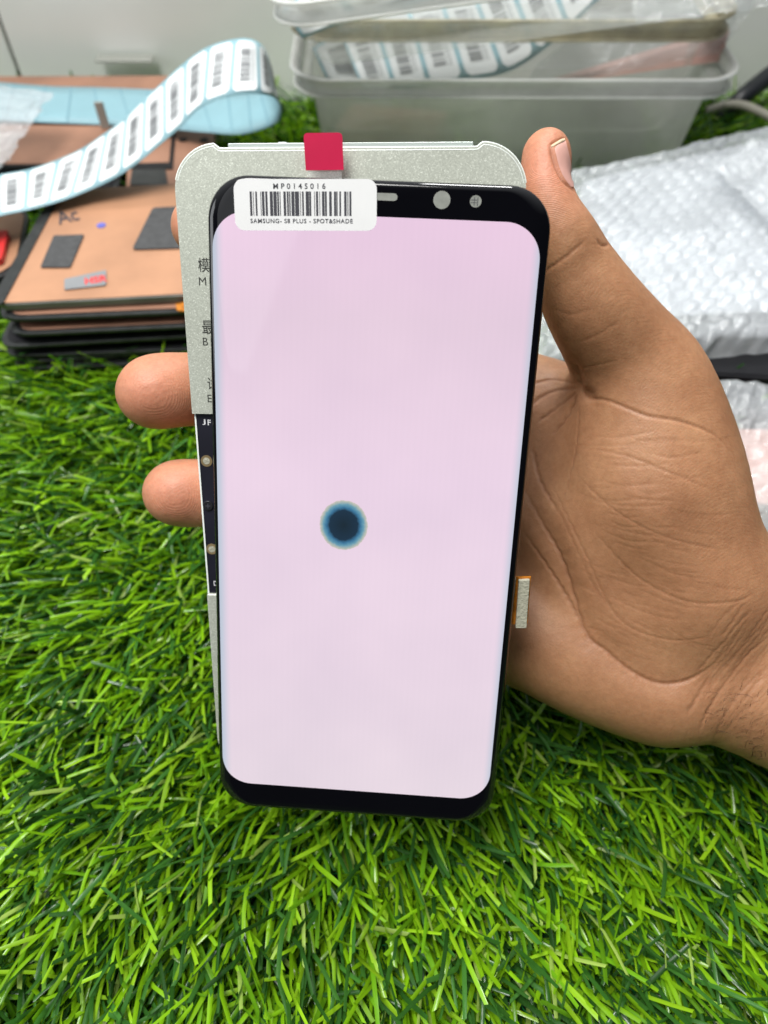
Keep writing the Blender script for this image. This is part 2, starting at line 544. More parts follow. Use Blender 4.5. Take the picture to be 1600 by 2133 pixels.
# ------------------------------------------------------------------ grass
def build_grass():
    P, LEN, LEAN, AZ, WD, COL, ROLL, CURV = [], [], [], [], [], [], [], []
    y = -.07
    cols = {
        'bright': np.array([.27, .56, .010]), 'lime': np.array([.36, .66, .02]),
        'mid': np.array([.17, .42, .012]), 'dark': np.array([.035, .13, .018]), 'deep': np.array([.06, .20, .03]),
        'pale': np.array([.42, .60, .12])}
    names = list(cols); pr = np.array([.33, .13, .16, .19, .15, .04])
    roots = []
    step = .0046
    while y < .54:
        hw = .52 * (.60 * max(y, -.02) + .20) + .035
        xs = np.arange(-hw, hw, step)
        for x in xs:
            roots.append((x + rng.normal(0, .0013), y + rng.normal(0, .0013)))
        y += step * (1 if y < .32 else 1.35)
    roots = np.array(roots)
    nb = rng.integers(4, 7, len(roots))
    idx = np.repeat(np.arange(len(roots)), nb)
    n = len(idx)
    base_az = -92 + 26 * (vnoise(roots[:, 0] * 28, roots[:, 1] * 28, 3) - .5) * 2 + roots[:, 0] * 190 + rng.normal(0, 10, len(roots))
    az = np.radians(base_az[idx] + rng.normal(0, 22, n))
    wild = rng.random(n) < .11
    az[wild] = rng.uniform(0, 2 * math.pi, wild.sum())
    lean = np.radians(np.clip(rng.normal(60, 14, n), 10, 86))
    ln = rng.uniform(.019, .035, n)
    wd = rng.uniform(.0009, .0014, n)
    ci = rng.choice(len(names), n, p=pr)
    col = np.array([cols[k] for k in names])[ci] * rng.uniform(.52, .97, (n, 1))
    col = np.clip(col, 0, 1)
    long_dark = (ci == 3) | (ci == 4)
    ln[long_dark] *= 1.08
    roll = rng.normal(0, .55, n)
    curv = rng.normal(.32, .42, n)
    px = roots[idx, 0] + rng.normal(0, .0011, n); py = roots[idx, 1] + rng.normal(0, .0011, n)
    S = 5
    kink = rng.normal(0, .24, n)
    pos = np.stack([px, py, np.zeros(n)], 1)
    verts = np.zeros((n, (S + 1) * 3, 3)); tint = np.zeros((n, (S + 1) * 3, 3))
    a = lean - curv * .5
    azz = az.copy()
    for s in range(S + 1):
        d = np.stack([np.sin(a) * np.cos(azz), np.sin(a) * np.sin(azz), np.cos(a)], 1)
        side = np.stack([-np.sin(azz), np.cos(azz), np.zeros(n)], 1)
        up = np.cross(d, side)
        sd = side * np.cos(roll)[:, None] + up * np.sin(roll)[:, None]
        nn = np.cross(d, sd)
        w = wd * (1.0 if s < S else .82) * .5
        jag = rng.normal(0, .00035, n) if s == S else np.zeros(n)
        verts[:, s * 3 + 0] = pos - sd * w[:, None] + d * jag[:, None]
        verts[:, s * 3 + 1] = pos + nn * (wd * .16)[:, None]
        verts[:, s * 3 + 2] = pos + sd * w[:, None] - d * jag[:, None]
        tint[:, s * 3:s * 3 + 3] = col[:, None, :]
        pos = pos + d * (ln / S)[:, None]
        low = pos[:, 2] < .0015
        pos[low, 2] = .0015
        a = a + curv / S * 1.2
        azz = azz + kink * (1 if s == 2 else .15)
    F = []
    base = (np.arange(n) * (S + 1) * 3)[:, None]
    for s in range(S):
        for q in (0, 1):
            F.append(base + np.array([s * 3 + q, s * 3 + q + 1, s * 3 + 3 + q + 1, s * 3 + 3 + q])[None])
    V = verts.reshape(-1, 3); T = tint.reshape(-1, 3)
    F = np.concatenate(F)
    # curly thatch between the blades
    m = 16000
    tx = rng.uniform(-.3, .3, m); ty = rng.uniform(-.06, .5, m)
    keep = np.abs(tx) < .52 * (.6 * np.maximum(ty, -.02) + .2) + .02
    tx, ty = tx[keep], ty[keep]; m = len(tx)
    ST = 12
    ph = rng.uniform(0, 6.28, m); om = rng.uniform(.55, 1.1, m); rr = rng.uniform(.0007, .0016, m); dz = rng.uniform(.0003, .0007, m)
    dxy = rng.normal(0, .0004, (m, 2))
    tv = np.zeros((m, (ST + 1) * 2, 3))
    for s in range(ST + 1):
        cx_ = tx + rr * np.cos(ph + om * s) + dxy[:, 0] * s; cy_ = ty + rr * np.sin(ph + om * s) + dxy[:, 1] * s
        cz = .0022 + dz * s + .0006 * np.sin(ph * 3 + s)
        tv[:, s * 2] = np.stack([cx_, cy_, cz], 1)
        tv[:, s * 2 + 1] = np.stack([cx_ + .0001, cy_ + .00025, cz + .00035], 1)
    o0 = len(V)
    b2 = (np.arange(m) * (ST + 1) * 2)[:, None] + o0
    F2 = np.concatenate([b2 + np.array([s * 2, s * 2 + 1, s * 2 + 3, s * 2 + 2])[None] for s in range(ST)])
    V = np.concatenate([V, tv.reshape(-1, 3)]); F = np.concatenate([F, F2])
    tc2 = np.array([.012, .19, .05]) * rng.uniform(.6, 1.4, (m, 1))
    T = np.concatenate([T, np.repeat(tc2, (ST + 1) * 2, 0)])
    me = bpy.data.meshes.new('grass')
    me.vertices.add(len(V)); me.vertices.foreach_set('co', V.ravel())
    me.loops.add(len(F) * 4); me.loops.foreach_set('vertex_index', F.ravel().astype(np.int32))
    me.polygons.add(len(F)); me.polygons.foreach_set('loop_start', np.arange(0, len(F) * 4, 4, dtype=np.int32))
    try: me.polygons.foreach_set('loop_total', np.full(len(F), 4, dtype=np.int32))
    except Exception: pass
    me.update(calc_edges=True)
    at = me.attributes.new('tint', 'FLOAT_COLOR', 'POINT')
    at.data.foreach_set('color', np.concatenate([T, np.ones((len(T), 1))], 1).ravel())
    me.materials.append(M_grass)
    o = bpy.data.objects.new('grass', me)
    C.objects.link(o)
    tag(o, 'bright green artificial turf blades lying under the hand and phone', 'grass', None, 'stuff')


build_grass()

# ================================================================== PHONE SCREEN ASSEMBLY
def cvec(v): return CAMM @ np.array(v, float)


PO = CAMO + cvec((-.004302, -.0052745, -.175165))
PH = Frame(PO, cvec((.99764, -.05623, .03934)), cvec((.0319, .96058, .27618)))
PW, PL = 72.5, 154.8
phone = empty('phone_screen', tuple(PO), 'black framed phone screen glowing pale pink with one dark blue spot, in the hand', 'phone screen')
ZT = 2.0                           # how far the flat glass stands in front of its rim, mm


def glass_shell():
    V, F = [], []
    n = 10
    K = 12
    rings = []
    for k in range(K + 1):
        t = k / K
        ix, iy = 4.6 * t, 1.6 * t
        r = 9.0 - 3.2 * t
        z = ZT * math.sqrt(max(0, 1 - (1 - t) ** 2.2))
        rings.append([(x, y, z) for x, y in rrect(-PW / 2 + ix, -PL / 2 + iy, PW / 2 - ix, PL / 2 - iy, r, n)])
    back = [[(x, y, -.5) for x, y in rrect(-PW / 2 + .15, -PL / 2 + .15, PW / 2 - .15, PL / 2 - .15, 8.9, n)],
            [(x, y, -1.1) for x, y in rrect(-PW / 2 + 2.2, -PL / 2 + 1.2, PW / 2 - 2.2, PL / 2 - 1.2, 8, n)]]
    rings = back[::-1] + rings
    m = len(rings[0])
    for rg in rings: V += rg
    for i in range(len(rings) - 1):
        for k in range(m):
            F.append((i * m + k, i * m + (k + 1) % m, (i + 1) * m + (k + 1) % m, (i + 1) * m + k))
    F.append(tuple(range((len(rings) - 1) * m, len(rings) * m)))
    F.append(tuple(range(m - 1, -1, -1)))
    o = mesh('glass_frame', [(a * .001, b * .001, c * .001) for a, b, c in V], F, M_black_glass, phone, True, PH.matrix())
    return o


def shell_z(u):
    t = max(0., min(1., (PW / 2 - abs(u)) / 4.6))
    return ZT * math.sqrt(max(0, 1 - (1 - t) ** 2.2))


glass_shell()

# lit area, measured on the glass
sl = PH.loc(448, 800, 1.2)[0]; sr = PH.loc(1104, 800, 1.2)[0]
sl = -PW / 2 + 1.25; sr = PW / 2 - 1.9
v_top = (PH.loc(500, 440, ZT)[1] + PH.loc(1050, 462, ZT)[1]) / 2
v_bot = (PH.loc(560, 1635, ZT)[1] + PH.loc(960, 1662, ZT)[1]) / 2
print('screen', sl, sr, v_top, v_bot, PH.loc(447, 700, 1.), PH.loc(1112, 700, 1.))


def screen_material():
    m, nt, b, out = newmat('lit_screen')
    L = nt.links.new
    t = N(nt, 'ShaderNodeTexCoord')
    sp = N(nt, 'ShaderNodeSeparateXYZ'); L(t.outputs['Object'], sp.inputs[0])
    # vertical drift of the panel colour
    mr = N(nt, 'ShaderNodeMapRange'); L(sp.outputs['Y'], mr.inputs[0])
    mr.inputs[1].default_value = v_bot * .001; mr.inputs[2].default_value = v_top * .001
    rv = ramp(nt, mr.outputs[0], [(0., (.765, .665, .735)), (.25, (.775, .645, .745)), (.6, (.80, .635, .765)), (.85, (.755, .59, .705)), (1., (.80, .585, .74))])
    nz = N(nt, 'ShaderNodeTexNoise', Scale=32., Detail=3.); L(t.outputs['Object'], nz.inputs['Vector'])
    rn = ramp(nt, nz.outputs['Fac'], [(.3, (.955, .95, .965)), (.7, (1.03, 1.02, 1.02))])
    mm = N(nt, 'ShaderNodeMix'); mm.data_type = 'RGBA'; mm.blend_type = 'MULTIPLY'; mm.inputs[0].default_value = 1.
    L(rv.outputs[0], mm.inputs[6]); L(rn.outputs[0], mm.inputs[7])
    # reflection and viewing-angle tint of the curved margins, painted bluish grey into the emission
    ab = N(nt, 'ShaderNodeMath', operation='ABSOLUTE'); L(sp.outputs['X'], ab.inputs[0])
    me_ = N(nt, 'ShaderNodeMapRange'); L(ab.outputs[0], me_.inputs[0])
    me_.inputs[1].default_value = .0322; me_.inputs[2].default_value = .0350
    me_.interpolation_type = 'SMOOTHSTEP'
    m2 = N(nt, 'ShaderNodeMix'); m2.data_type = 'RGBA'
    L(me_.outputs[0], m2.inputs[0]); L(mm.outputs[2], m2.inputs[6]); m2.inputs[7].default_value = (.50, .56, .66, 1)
    # faint pixel lines
    w = N(nt, 'ShaderNodeTexWave', Scale=210., Distortion=1.2); w.inputs['Detail Scale'].default_value = .2
    L(t.outputs['Object'], w.inputs['Vector'])
    rw = ramp(nt, w.outputs['Fac'], [(0., (.995, .995, .995)), (1., (1.003, 1.002, 1.003))])
    m4 = N(nt, 'ShaderNodeMix'); m4.data_type = 'RGBA'; m4.blend_type = 'MULTIPLY'; m4.inputs[0].default_value = 1.
    L(m2.outputs[2], m4.inputs[6]); L(rw.outputs[0], m4.inputs[7])
    # dead spot
    c = PH.loc(716, 1094, ZT) * .001
    vs = N(nt, 'ShaderNodeVectorMath', operation='SUBTRACT'); L(t.outputs['Object'], vs.inputs[0]); vs.inputs[1].default_value = (c[0], c[1], ZT * .001)
    sc_ = N(nt, 'ShaderNodeVectorMath', operation='MULTIPLY'); L(vs.outputs[0], sc_.inputs[0]); sc_.inputs[1].default_value = (1., .93, 1.)
    ln = N(nt, 'ShaderNodeVectorMath', operation='LENGTH'); L(sc_.outputs[0], ln.inputs[0])
    n5 = N(nt, 'ShaderNodeTexNoise', Scale=1100., Detail=2.); L(t.outputs['Object'], n5.inputs['Vector'])
    md = N(nt, 'ShaderNodeMath', operation='MULTIPLY_ADD'); L(n5.outputs['Fac'], md.inputs[0]); md.inputs[1].default_value = .00055; L(ln.outputs['Value'], md.inputs[2])
    r0 = .0060
    dv = N(nt, 'ShaderNodeMath', operation='DIVIDE'); L(md.outputs[0], dv.inputs[0]); dv.inputs[1].default_value = r0
    sp_c = ramp(nt, dv.outputs[0], [(0., (.002, .014, .026)), (.60, (.005, .026, .055)), (.72, (.04, .17, .31)), (.83, (.13, .32, .42)), (.93, (.42, .47, .42)), (.985, (.62, .55, .52))])
    sm = ramp(nt, dv.outputs[0], [(0., (1, 1, 1)), (.97, (1, 1, 1)), (1.0, (0, 0, 0))])
    m5 = N(nt, 'ShaderNodeMix'); m5.data_type = 'RGBA'
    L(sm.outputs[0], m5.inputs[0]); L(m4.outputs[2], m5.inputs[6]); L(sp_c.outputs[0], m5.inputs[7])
    b.inputs['Base Color'].default_value = (.01, .01, .01, 1)
    b.inputs['Roughness'].default_value = .04
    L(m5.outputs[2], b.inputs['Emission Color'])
    b.inputs['Emission Strength'].default_value = 1.04
    return m


def build_screen():
    rc = 7.6
    vs = []
    n = 14
    for k in range(n + 1):
        a = math.pi / 2 * k / n
        vs.append((v_bot + rc * (1 - math.cos(a)), rc * (1 - math.sin(a))))
    for k in range(1, 20):
        vs.append((v_bot + rc + (v_top - v_bot - 2 * rc) * k / 20, 0))
    for k in range(n, -1, -1):
        a = math.pi / 2 * k / n
        vs.append((v_top - rc * (1 - math.cos(a)), rc * (1 - math.sin(a))))
    ss = np.concatenate([np.linspace(0, .1, 14), np.linspace(.1, .9, 10)[1:-1], np.linspace(.9, 1, 14)])
    V, F = [], []
    for v, ins in vs:
        for s in ss:
            u = sl + ins + (sr - sl - 2 * ins) * s
            V.append((u * .001, v * .001, (shell_z(u) + .05) * .001))
    m = len(ss)
    for i in range(len(vs) - 1):
        for k in range(m - 1):
            F.append((i * m + k, i * m + k + 1, (i + 1) * m + k + 1, (i + 1) * m + k))
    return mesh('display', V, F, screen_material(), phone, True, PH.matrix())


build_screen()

# openings along the top edge
def phpart(name, poly, w0, w1, m, parent=phone, bev=0):
    return prism(name, poly, w0, w1, m, parent, PH, bev)


e0 = PH.loc(770, 409, ZT); e1 = PH.loc(828, 411, ZT)
phpart('earpiece', rrect(e0[0] - 6, e1[1] - .72, e1[0], e1[1] + .72, .7), ZT - .2, ZT + .03, M_grey_lens)
c = PH.loc(920.5, 416.5, ZT); phpart('camera_window', circ(c[0], c[1], 1.75), ZT - .2, ZT + .03, M_grey_lens)
c = PH.loc(991, 419.5, ZT); sw = phpart('sensor_window', circ(c[0], c[1], 1.18), ZT - .2, ZT + .03, M_grey_lens)
for du in (-.28, .42):
    phpart('sensor_mark', [(c[0] + du - .07, c[1] - .85), (c[0] + du + .07, c[1] - .85), (c[0] + du + .07, c[1] + .75), (c[0] + du - .07, c[1] + .75)], ZT + .04, ZT + .05, M_ink, sw)
for dv in (-.25, .25):
    phpart('sensor_mark', [(c[0] - 1., c[1] + dv - .06), (c[0] + .25, c[1] + dv - .06), (c[0] + .25, c[1] + dv + .06), (c[0] - 1., c[1] + dv + .06)], ZT + .055, ZT + .065, M_ink, sw)

# paper sticker, slightly turned against the glass
stl, strr, sbl = PH.loc(486, 373, ZT), PH.loc(785, 373, ZT), PH.loc(491, 480, ZT)
ey = (stl - sbl); ex = (strr - stl)
so = PO + PH.n * (ZT + .10) * .001 + (PH.ex * sbl[0] + PH.ey * sbl[1]) * .001
SF = Frame(so, PH.ex * ex[0] + PH.ey * ex[1], PH.ey)
sw_, sh_ = np.linalg.norm(ex), abs(ey @ np.array([-ex[1], ex[0]]) / np.linalg.norm(ex))
sticker = prism('barcode_sticker', rrect(0, 0, sw_, sh_, 2.0), 0, .08, M_white, phone, SF)
kx = sw_ / 299.; ky = sh_ / 106.
bars = [(545, 559), (567, 571), (583, 594), (617, 621), (627, 643), (650, 664), (680, 700), (704, 726), (730, 741), (747, 752), (772, 788), (795, 806), (810, 818), (825, 845), (849, 876), (884, 888), (897, 908), (921, 943), (945, 957), (978, 982), (990, 1004), (1013, 1017), (1030, 1047), (1050, 1062), (1078, 1095), (1110, 1124), (1126, 1134), (1146, 1157), (1178, 1194), (1200, 1206), (1213, 1226)]
V, F = [], []
for a, b_ in bars:
    xa, xb = (350 + a / 3.2 - 487) * kx, (350 + b_ / 3.2 - 487) * kx
    y0, y1 = (480 - (260 + 606 / 3.2)) * ky, (480 - (260 + 446 / 3.2)) * ky
    k = len(V)
    V += [(xa * .001, y0 * .001, .00012), (xb * .001, y0 * .001, .00012), (xb * .001, y1 * .001, .00012), (xa * .001, y1 * .001, .00012)]
    F.append((k, k + 1, k + 2, k + 3))
bc = mesh('barcode', V, F, M_ink, None, False, SF.matrix())
bc.parent = sticker; bc.matrix_parent_inverse = parent_inv(sticker)
text('printed_number', 'MP0145016', SF, (626 - 488) * kx, (480 - 388.5) * ky, .13, 109 * kx, 11.5 * ky, M_ink, sticker, .012, space=1.6)
text('printed_text', 'SAMSUNG- S8 PLUS - SPOT&SHADE', SF, (629 - 488) * kx, (480 - 460) * ky, .13, 216 * kx, 9.2 * ky, M_ink, sticker, .013, space=1.15)

# red pull tab on a strip of clear film
q = [PH.loc(637, 355, -.3), PH.loc(716, 354, -.3), PH.loc(713, 276, -.3), PH.loc(632, 277, -.3)]
poly = [tuple(q[0]), tuple(q[1])]
for i in (2, 3):
    a = q[i]; p0 = q[(i - 1) % 4]; p1 = q[(i + 1) % 4]
    d0 = (p0 - a) / np.linalg.norm(p0 - a); d1 = (p1 - a) / np.linalg.norm(p1 - a)
    for s in np.linspace(0, 1, 6):
        poly.append(tuple(a + d0 * .9 * (1 - s) ** 2 + d1 * .9 * s ** 2))
tab = phpart('pull_tab', poly, -.42, -.3, M_red)
f0, f1 = PH.loc(640, 385, -.4), PH.loc(712, 355, -.4)
phpart('clear_film', [(f0[0], f0[1]), (f1[0], f0[1]), (f1[0], f1[1]), (f0[0], f1[1])], -.62, -.5, M_film)

# flexible connector at the right side
a = PH.loc(1068, 1212, -2.4); b_ = PH.loc(1075, 1300, -2.4)
flex = phpart('flex_cable', [(a[0] - 6, b_[1]), (a[0] + 2.2, b_[1]), (a[0] + 2.6, a[1]), (a[0] - 6, a[1])], -2.9, -2.7, M_orange)
f_tl, f_tr, f_bl, f_br = PH.loc(1081, 1209, -1.2), PH.loc(1104, 1208, -1.2), PH.loc(1074, 1309, -1.2), PH.loc(1097, 1309, -1.2)
pad = phpart('connector_pad', [tuple(f_bl), tuple(f_br), tuple(f_tr), tuple(f_tl)], -2.3, -1.2, M_foam, flex, .18)
phpart('connector_board', [(f_bl[0] - .7, f_bl[1] + .5), (f_br[0] + .35, f_br[1] + .9), (f_tr[0] + .35, f_tr[1] + .45), (f_tl[0] - .7, f_tl[1] + .45)], -2.68, -2.35, M_orange, flex)
phpart('connector_plug', [(f_bl[0] - 1.2, f_bl[1] + 1.4), (f_bl[0] + 2.2, f_bl[1] + 1.4), (f_tr[0] + .2, f_tr[1] + 0.1), (f_tl[0] - .9, f_tl[1] - .2)], -3.9, -2.95, M_black, flex)

# ================================================================== METAL TESTER BEHIND THE SCREEN
rot = math.radians(2.25)
ex2 = PH.ex * math.cos(rot) + PH.ey * math.sin(rot)
ey2 = -PH.ex * math.sin(rot) + PH.ey * math.cos(rot)
extra = math.radians(1.6)                   # its foot leans a little further back
ey3 = ey2 * math.cos(extra) + PH.n * math.sin(extra)
TO = PO - PH.n * .0068
TF = Frame(TO, ex2, ey3)
L_ = [TF.loc(365.5, 430)[0], TF.loc(402, 862)[0]]
uL = sum(L_) / 2
uR = TF.loc(1097, 375)[0]
vT = (TF.loc(450, 297)[1] + TF.loc(1010, 298)[1]) / 2
vRec = (TF.loc(480, 308)[1] + TF.loc(980, 307)[1]) / 2
vS0, vS1 = TF.loc(415, 862)[1], TF.loc(440, 1239)[1]
vB = TF.loc(460, 1590)[1]
print('tester', L_, uR, vT, vRec, vS0, vS1, vB, TF.loc(455, 1500), TF.loc(430, 1250))
tester = empty('screen_tester', tuple(TO), 'pale green grey metal screen tester body held behind the lit phone screen', 'tester')
uN0, uN1 = TF.loc(447, 300)[0], TF.loc(1003, 300)[0]


def arc(cx, cy, r, a0, a1, n=14):
    return [(cx + r * math.cos(math.radians(a0 + (a1 - a0) * k / n)), cy + r * math.sin(math.radians(a0 + (a1 - a0) * k / n))) for k in range(n + 1)]


R_ = 9.5
TH = 6.0
top_poly = [(uL, vS0), (uR, vS0)] + arc(uR - R_, vT - R_, R_, 0, 90 + 0) [:]
top_poly = [(uL, vS0), (uR, vS0)] + arc(uR - R_, vT - R_, R_, 0, 88) + [(uN1 + .3, vT), (uN1 - .9, vRec + .05), (uN1 - 1.6, vRec), (uN0 + 1.6, vRec), (uN0 + .9, vRec + .05), (uN0 - .3, vT)] + arc(uL + R_, vT - R_, R_, 92, 180)
body = prism('upper_plate', top_poly, -TH, 0, M_tester, tester, TF)
# white strip painting the edge highlight along the top and the round corners
rim_path = arc(uR - R_, vT - R_, R_, 10, 88) + [(uN1 + .3, vT), (uN1 - .9, vRec + .05), (uN1 - 1.6, vRec), (uN0 + 1.6, vRec), (uN0 + .9, vRec + .05), (uN0 - .3, vT)] + arc(uL + R_, vT - R_, R_, 92, 165)


def strip_along(path, inner, outer, w0, w1):
    P = np.array(path); V, F = [], []
    T = np.gradient(P, axis=0); T /= np.linalg.norm(T, axis=1)[:, None]
    Nn = np.stack([T[:, 1], -T[:, 0]], 1)        # outward for this winding
    for p, n_ in zip(P, Nn):
        a_, b2 = p - n_ * inner, p + n_ * outer
        V += [(a_[0], a_[1], w1), (b2[0], b2[1], -.18), (b2[0], b2[1], w0)]
    for i in range(len(P) - 1):
        for k in (0, 1):
            F.append((i * 3 + k, i * 3 + k + 1, i * 3 + 3 + k + 1, i * 3 + 3 + k))
    return [(a * .001, b * .001, c_ * .001) for a, b, c_ in V], F


V, F = strip_along(rim_path, .55, .2, -1.5, .04)
rm = mesh('rim_highlight', V, F, M_rim_metal, tester, False, TF.matrix())
# rail standing proud behind the recess, with a small button
rb0, rb1 = TF.loc(478, 303, -3)[0], TF.loc(985, 303, -3)[0]
rvt = TF.loc(700, 299, -3)[1]
rail = prism('top_rail', [(rb0, rvt - 6), (rb1, rvt - 6), (rb1, rvt), (rb0, rvt)], -4.6, -1.6, M_rail, tester, TF, .15)
bu = TF.loc(590, 300, -3)
prism('rail_button', rrect(bu[0] - 1, bu[1] - .6, bu[0] + 1, bu[1] + .3, .3), -4.2, -2.2, M_rail, rail, TF, .1)
# recessed black board with rings and screws
uP = TF.loc(410, 880, -1.1)[0]
uP2 = TF.loc(436, 1225, -1.1)[0]
board = prism('circuit_board', [(uP2, vS1 - 1), (uR - 1, vS1 - 1), (uR - 1, vS0 + 1), (uP, vS0 + 1)], -2.2, -1.1, M_pcb, tester, TF)
side = prism('side_wall', [(uP2 - .4, vS1 - 1), (uP2 - .02, vS1 - 1), (uP - .02, vS0 + 1), (uP - .4, vS0 + 1)], -5.6, -.95, M_rim_metal, tester, TF)
for (x, y, kind) in ((430.5, 960, 'ring'), (434, 1053, 'screw'), (441.5, 1143.5, 'ring')):
    c = TF.loc(x, y, -1.1)
    if kind == 'ring':
        rg = prism('mounting_ring', circ(c[0], c[1], 1.42), -1.1, -.98, M_gold, board, TF)
        prism('ring_hole', circ(c[0], c[1], .85), -.975, -.93, M_foam, board, TF)
    else:
        prism('screw', circ(c[0], c[1], 1.25), -1.1, -.72, M_screw, board, TF, .15)
        for an in (0, 1):
            d = (.62, .13) if an else (.13, .62)
            prism('screw_slot', [(c[0] - d[0], c[1] - d[1]), (c[0] + d[0], c[1] - d[1]), (c[0] + d[0], c[1] + d[1]), (c[0] - d[0], c[1] + d[1])], -.71 + an * .01, -.70 + an * .01, M_ink, board, TF)
text('board_marking', 'J', TF, *TF.loc(425, 879, -1.1), -1.07, 7 * .115, 12 * .115, M_white_ink, board, .02)
text('board_marking', 'F', TF, *TF.loc(436, 880, -1.1), -1.07, 7 * .115, 12 * .115, M_white_ink, board, .02)
text('board_marking', 'D', TF, *TF.loc(449, 1215, -1.1), -1.07, 8 * .115, 11 * .12, M_white_ink, board, .02)
# lower block
low = prism('lower_plate', [(uL + 0, vS1), (uL + 9, vB), (uR - 9, vB), (uR, vS1)][::1] if False else
            ([(uL + .1, vS1)] + arc(uL + 8, vB + 8, 8, 180, 270) + arc(uR - 8, vB + 8, 8, 270, 360) + [(uR, vS1)]), -TH, -.25, M_tester, tester, TF)
bevel(low, .0004, 3)
for s_, x, y, ww, hh in (('模', 424.5, 552, 23, 26), ('M', 422, 586, 15, 15), ('最', 433, 682, 24, 26), ('B', 428, 711.5, 10.5, 15), ('试', 443, 799, 22, 24), ('E', 437, 830, 9, 15)):
    text('engraved_marking', s_, TF, *TF.loc(x, y, 0), .03, ww * .11, hh * .118, M_thin_ink, body, 0.0 if s_ in 'MBE' else 0.006)

# ================================================================== HAND
def hand():
    CH = []                                   # (points, smooth k mm): pts (px, py, depth mm, r px)

    def ch(k, *pts): CH.append((k, pts))
    # palm: web side, centre, little-finger side running into the lower forearm
    ch(9, (900, 900, 226, 122), (1075, 868, 222, 132), (1200, 930, 219, 132))
    ch(10, (900, 1060, 228, 150), (1120, 1060, 222, 155), (1360, 1180, 215, 155))
    ch(10, (940, 1240, 226, 140), (1100, 1290, 220, 138), (1230, 1368, 213, 126), (1375, 1424, 208, 124), (1480, 1412, 208, 128), (1640, 1440, 208, 162), (1950, 1560, 208, 185))
    ch(10, (1440, 1230, 208, 130), (1560, 1255, 207, 130), (1680, 1320, 207, 150), (1950, 1430, 206, 180))
    # thumb and the ball of the thumb
    ch(9, (1135, 319, 171, 43), (1137, 380, 171, 47), (1147, 440, 172, 55), (1173, 500, 174, 67), (1192, 560, 178, 81), (1236, 640, 182, 96),
       (1300, 735, 190, 112), (1334, 805, 194, 134), (1346, 900, 198, 162), (1350, 1010, 202, 190), (1400, 1120, 202, 166), (1440, 1215, 202, 156))
    ch(9, (1230, 1120, 209, 128), (1300, 1260, 207, 112), (1400, 1330, 207, 108))
    ch(3, (1145, 308, 170.5, 31), (1148, 330, 170.5, 33))
    # index, middle, ring, little (curling behind the tester, pads towards the camera)
    ch(7, (1010, 850, 226, 100), (760, 690, 232, 78), (560, 540, 214, 66), (432, 478, 195, 58), (418, 476, 192, 54))
    ch(7, (980, 900, 228, 98), (720, 850, 236, 84), (520, 822, 214, 76), (400, 812, 196, 72), (340, 815, 191, 72), (316, 817, 190, 70))
    ch(7, (980, 1040, 228, 96), (740, 1045, 236, 82), (560, 1034, 215, 70), (440, 1027, 197, 66), (392, 1027, 193, 66), (364, 1027, 192, 63.5))
    ch(7, (990, 1180, 228, 86), (780, 1215, 232, 68), (640, 1225, 214, 60), (560, 1220, 202, 56))

    def toc(x, y, d): return np.array([(x - CX) / FPX * d, -(y - CY) / FPX * d, -d])
    caps = []
    CH2 = []
    for k, pts in CH:                        # resample so the outline runs in smooth curves
        CH2.append((k, [tuple(q) for q in catmull(np.array(pts, float), (len(pts) - 1) * 3 + 1)]))
    CH = CH2
    for k, pts in CH:
        for a, b in zip(pts[:-1], pts[1:]):
            caps.append((k, toc(*a[:3]), toc(*b[:3]), a[3] / FPX * a[2], b[3] / FPX * b[2]))
    allp = np.array([c[1] for c in caps] + [c[2] for c in caps])
    rmax = np.array([c[3] for c in caps] + [c[4] for c in caps])
    lo = (allp - rmax[:, None]).min(0) - 3; hi = (allp + rmax[:, None]).max(0) + 3
    h = .72
    dims = np.ceil((hi - lo) / h).astype(int) + 1
    X = [lo[i] + h * np.arange(dims[i]) for i in range(3)]
    Fld = np.full(dims, 30., np.float32)
    ci = 0
    for k, pts in CH:                        # each limb is one tapered body; limbs are then blended into each other
        seg = caps[ci:ci + len(pts) - 1]; ci += len(pts) - 1
        pad = 14
        l2 = np.min([np.minimum(a - ra, b - rb) for _, a, b, ra, rb in seg], 0) - pad
        h2 = np.max([np.maximum(a + ra, b + rb) for _, a, b, ra, rb in seg], 0) + pad
        sl_ = tuple(slice(max(0, int((l2[i] - lo[i]) / h)), min(dims[i], int((h2[i] - lo[i]) / h) + 2)) for i in range(3))
        gx = X[0][sl_[0]][:, None, None].astype(np.float32); gy = X[1][sl_[1]][None, :, None].astype(np.float32); gz = X[2][sl_[2]][None, None, :].astype(np.float32)
        g = None
        for _, a, b, ra, rb in seg:
            ba = b - a; L2 = ba @ ba
            t = np.clip(((gx - a[0]) * ba[0] + (gy - a[1]) * ba[1] + (gz - a[2]) * ba[2]) / L2, 0, 1)
            d = np.sqrt((gx - a[0] - t * ba[0]) ** 2 + (gy - a[1] - t * ba[1]) ** 2 + (gz - a[2] - t * ba[2]) ** 2) - (ra + (rb - ra) * t)
            if g is None: g = d
            else:
                hh = np.clip(1.6 - np.abs(g - d), 0, None) / 1.6
                g = np.minimum(g, d) - hh * hh * .4
        f = Fld[sl_]
        hh = np.clip(k - np.abs(f - g), 0, None) / k
        Fld[sl_] = np.minimum(f, g) - hh * hh * k * .25
    # ---- surface nets
    ins = Fld < 0
    nx, ny, nz = dims - 1
    cnt = np.zeros((nx, ny, nz), np.int8)
    for i in (0, 1):
        for j in (0, 1):
            for l in (0, 1):
                cnt += ins[i:nx + i, j:ny + j, l:nz + l]
    act = np.argwhere((cnt > 0) & (cnt < 8))
    vid = np.full((nx, ny, nz), -1, np.int64)
    vid[act[:, 0], act[:, 1], act[:, 2]] = np.arange(len(act))
    acc = np.zeros((len(act), 3)); num = np.zeros(len(act))
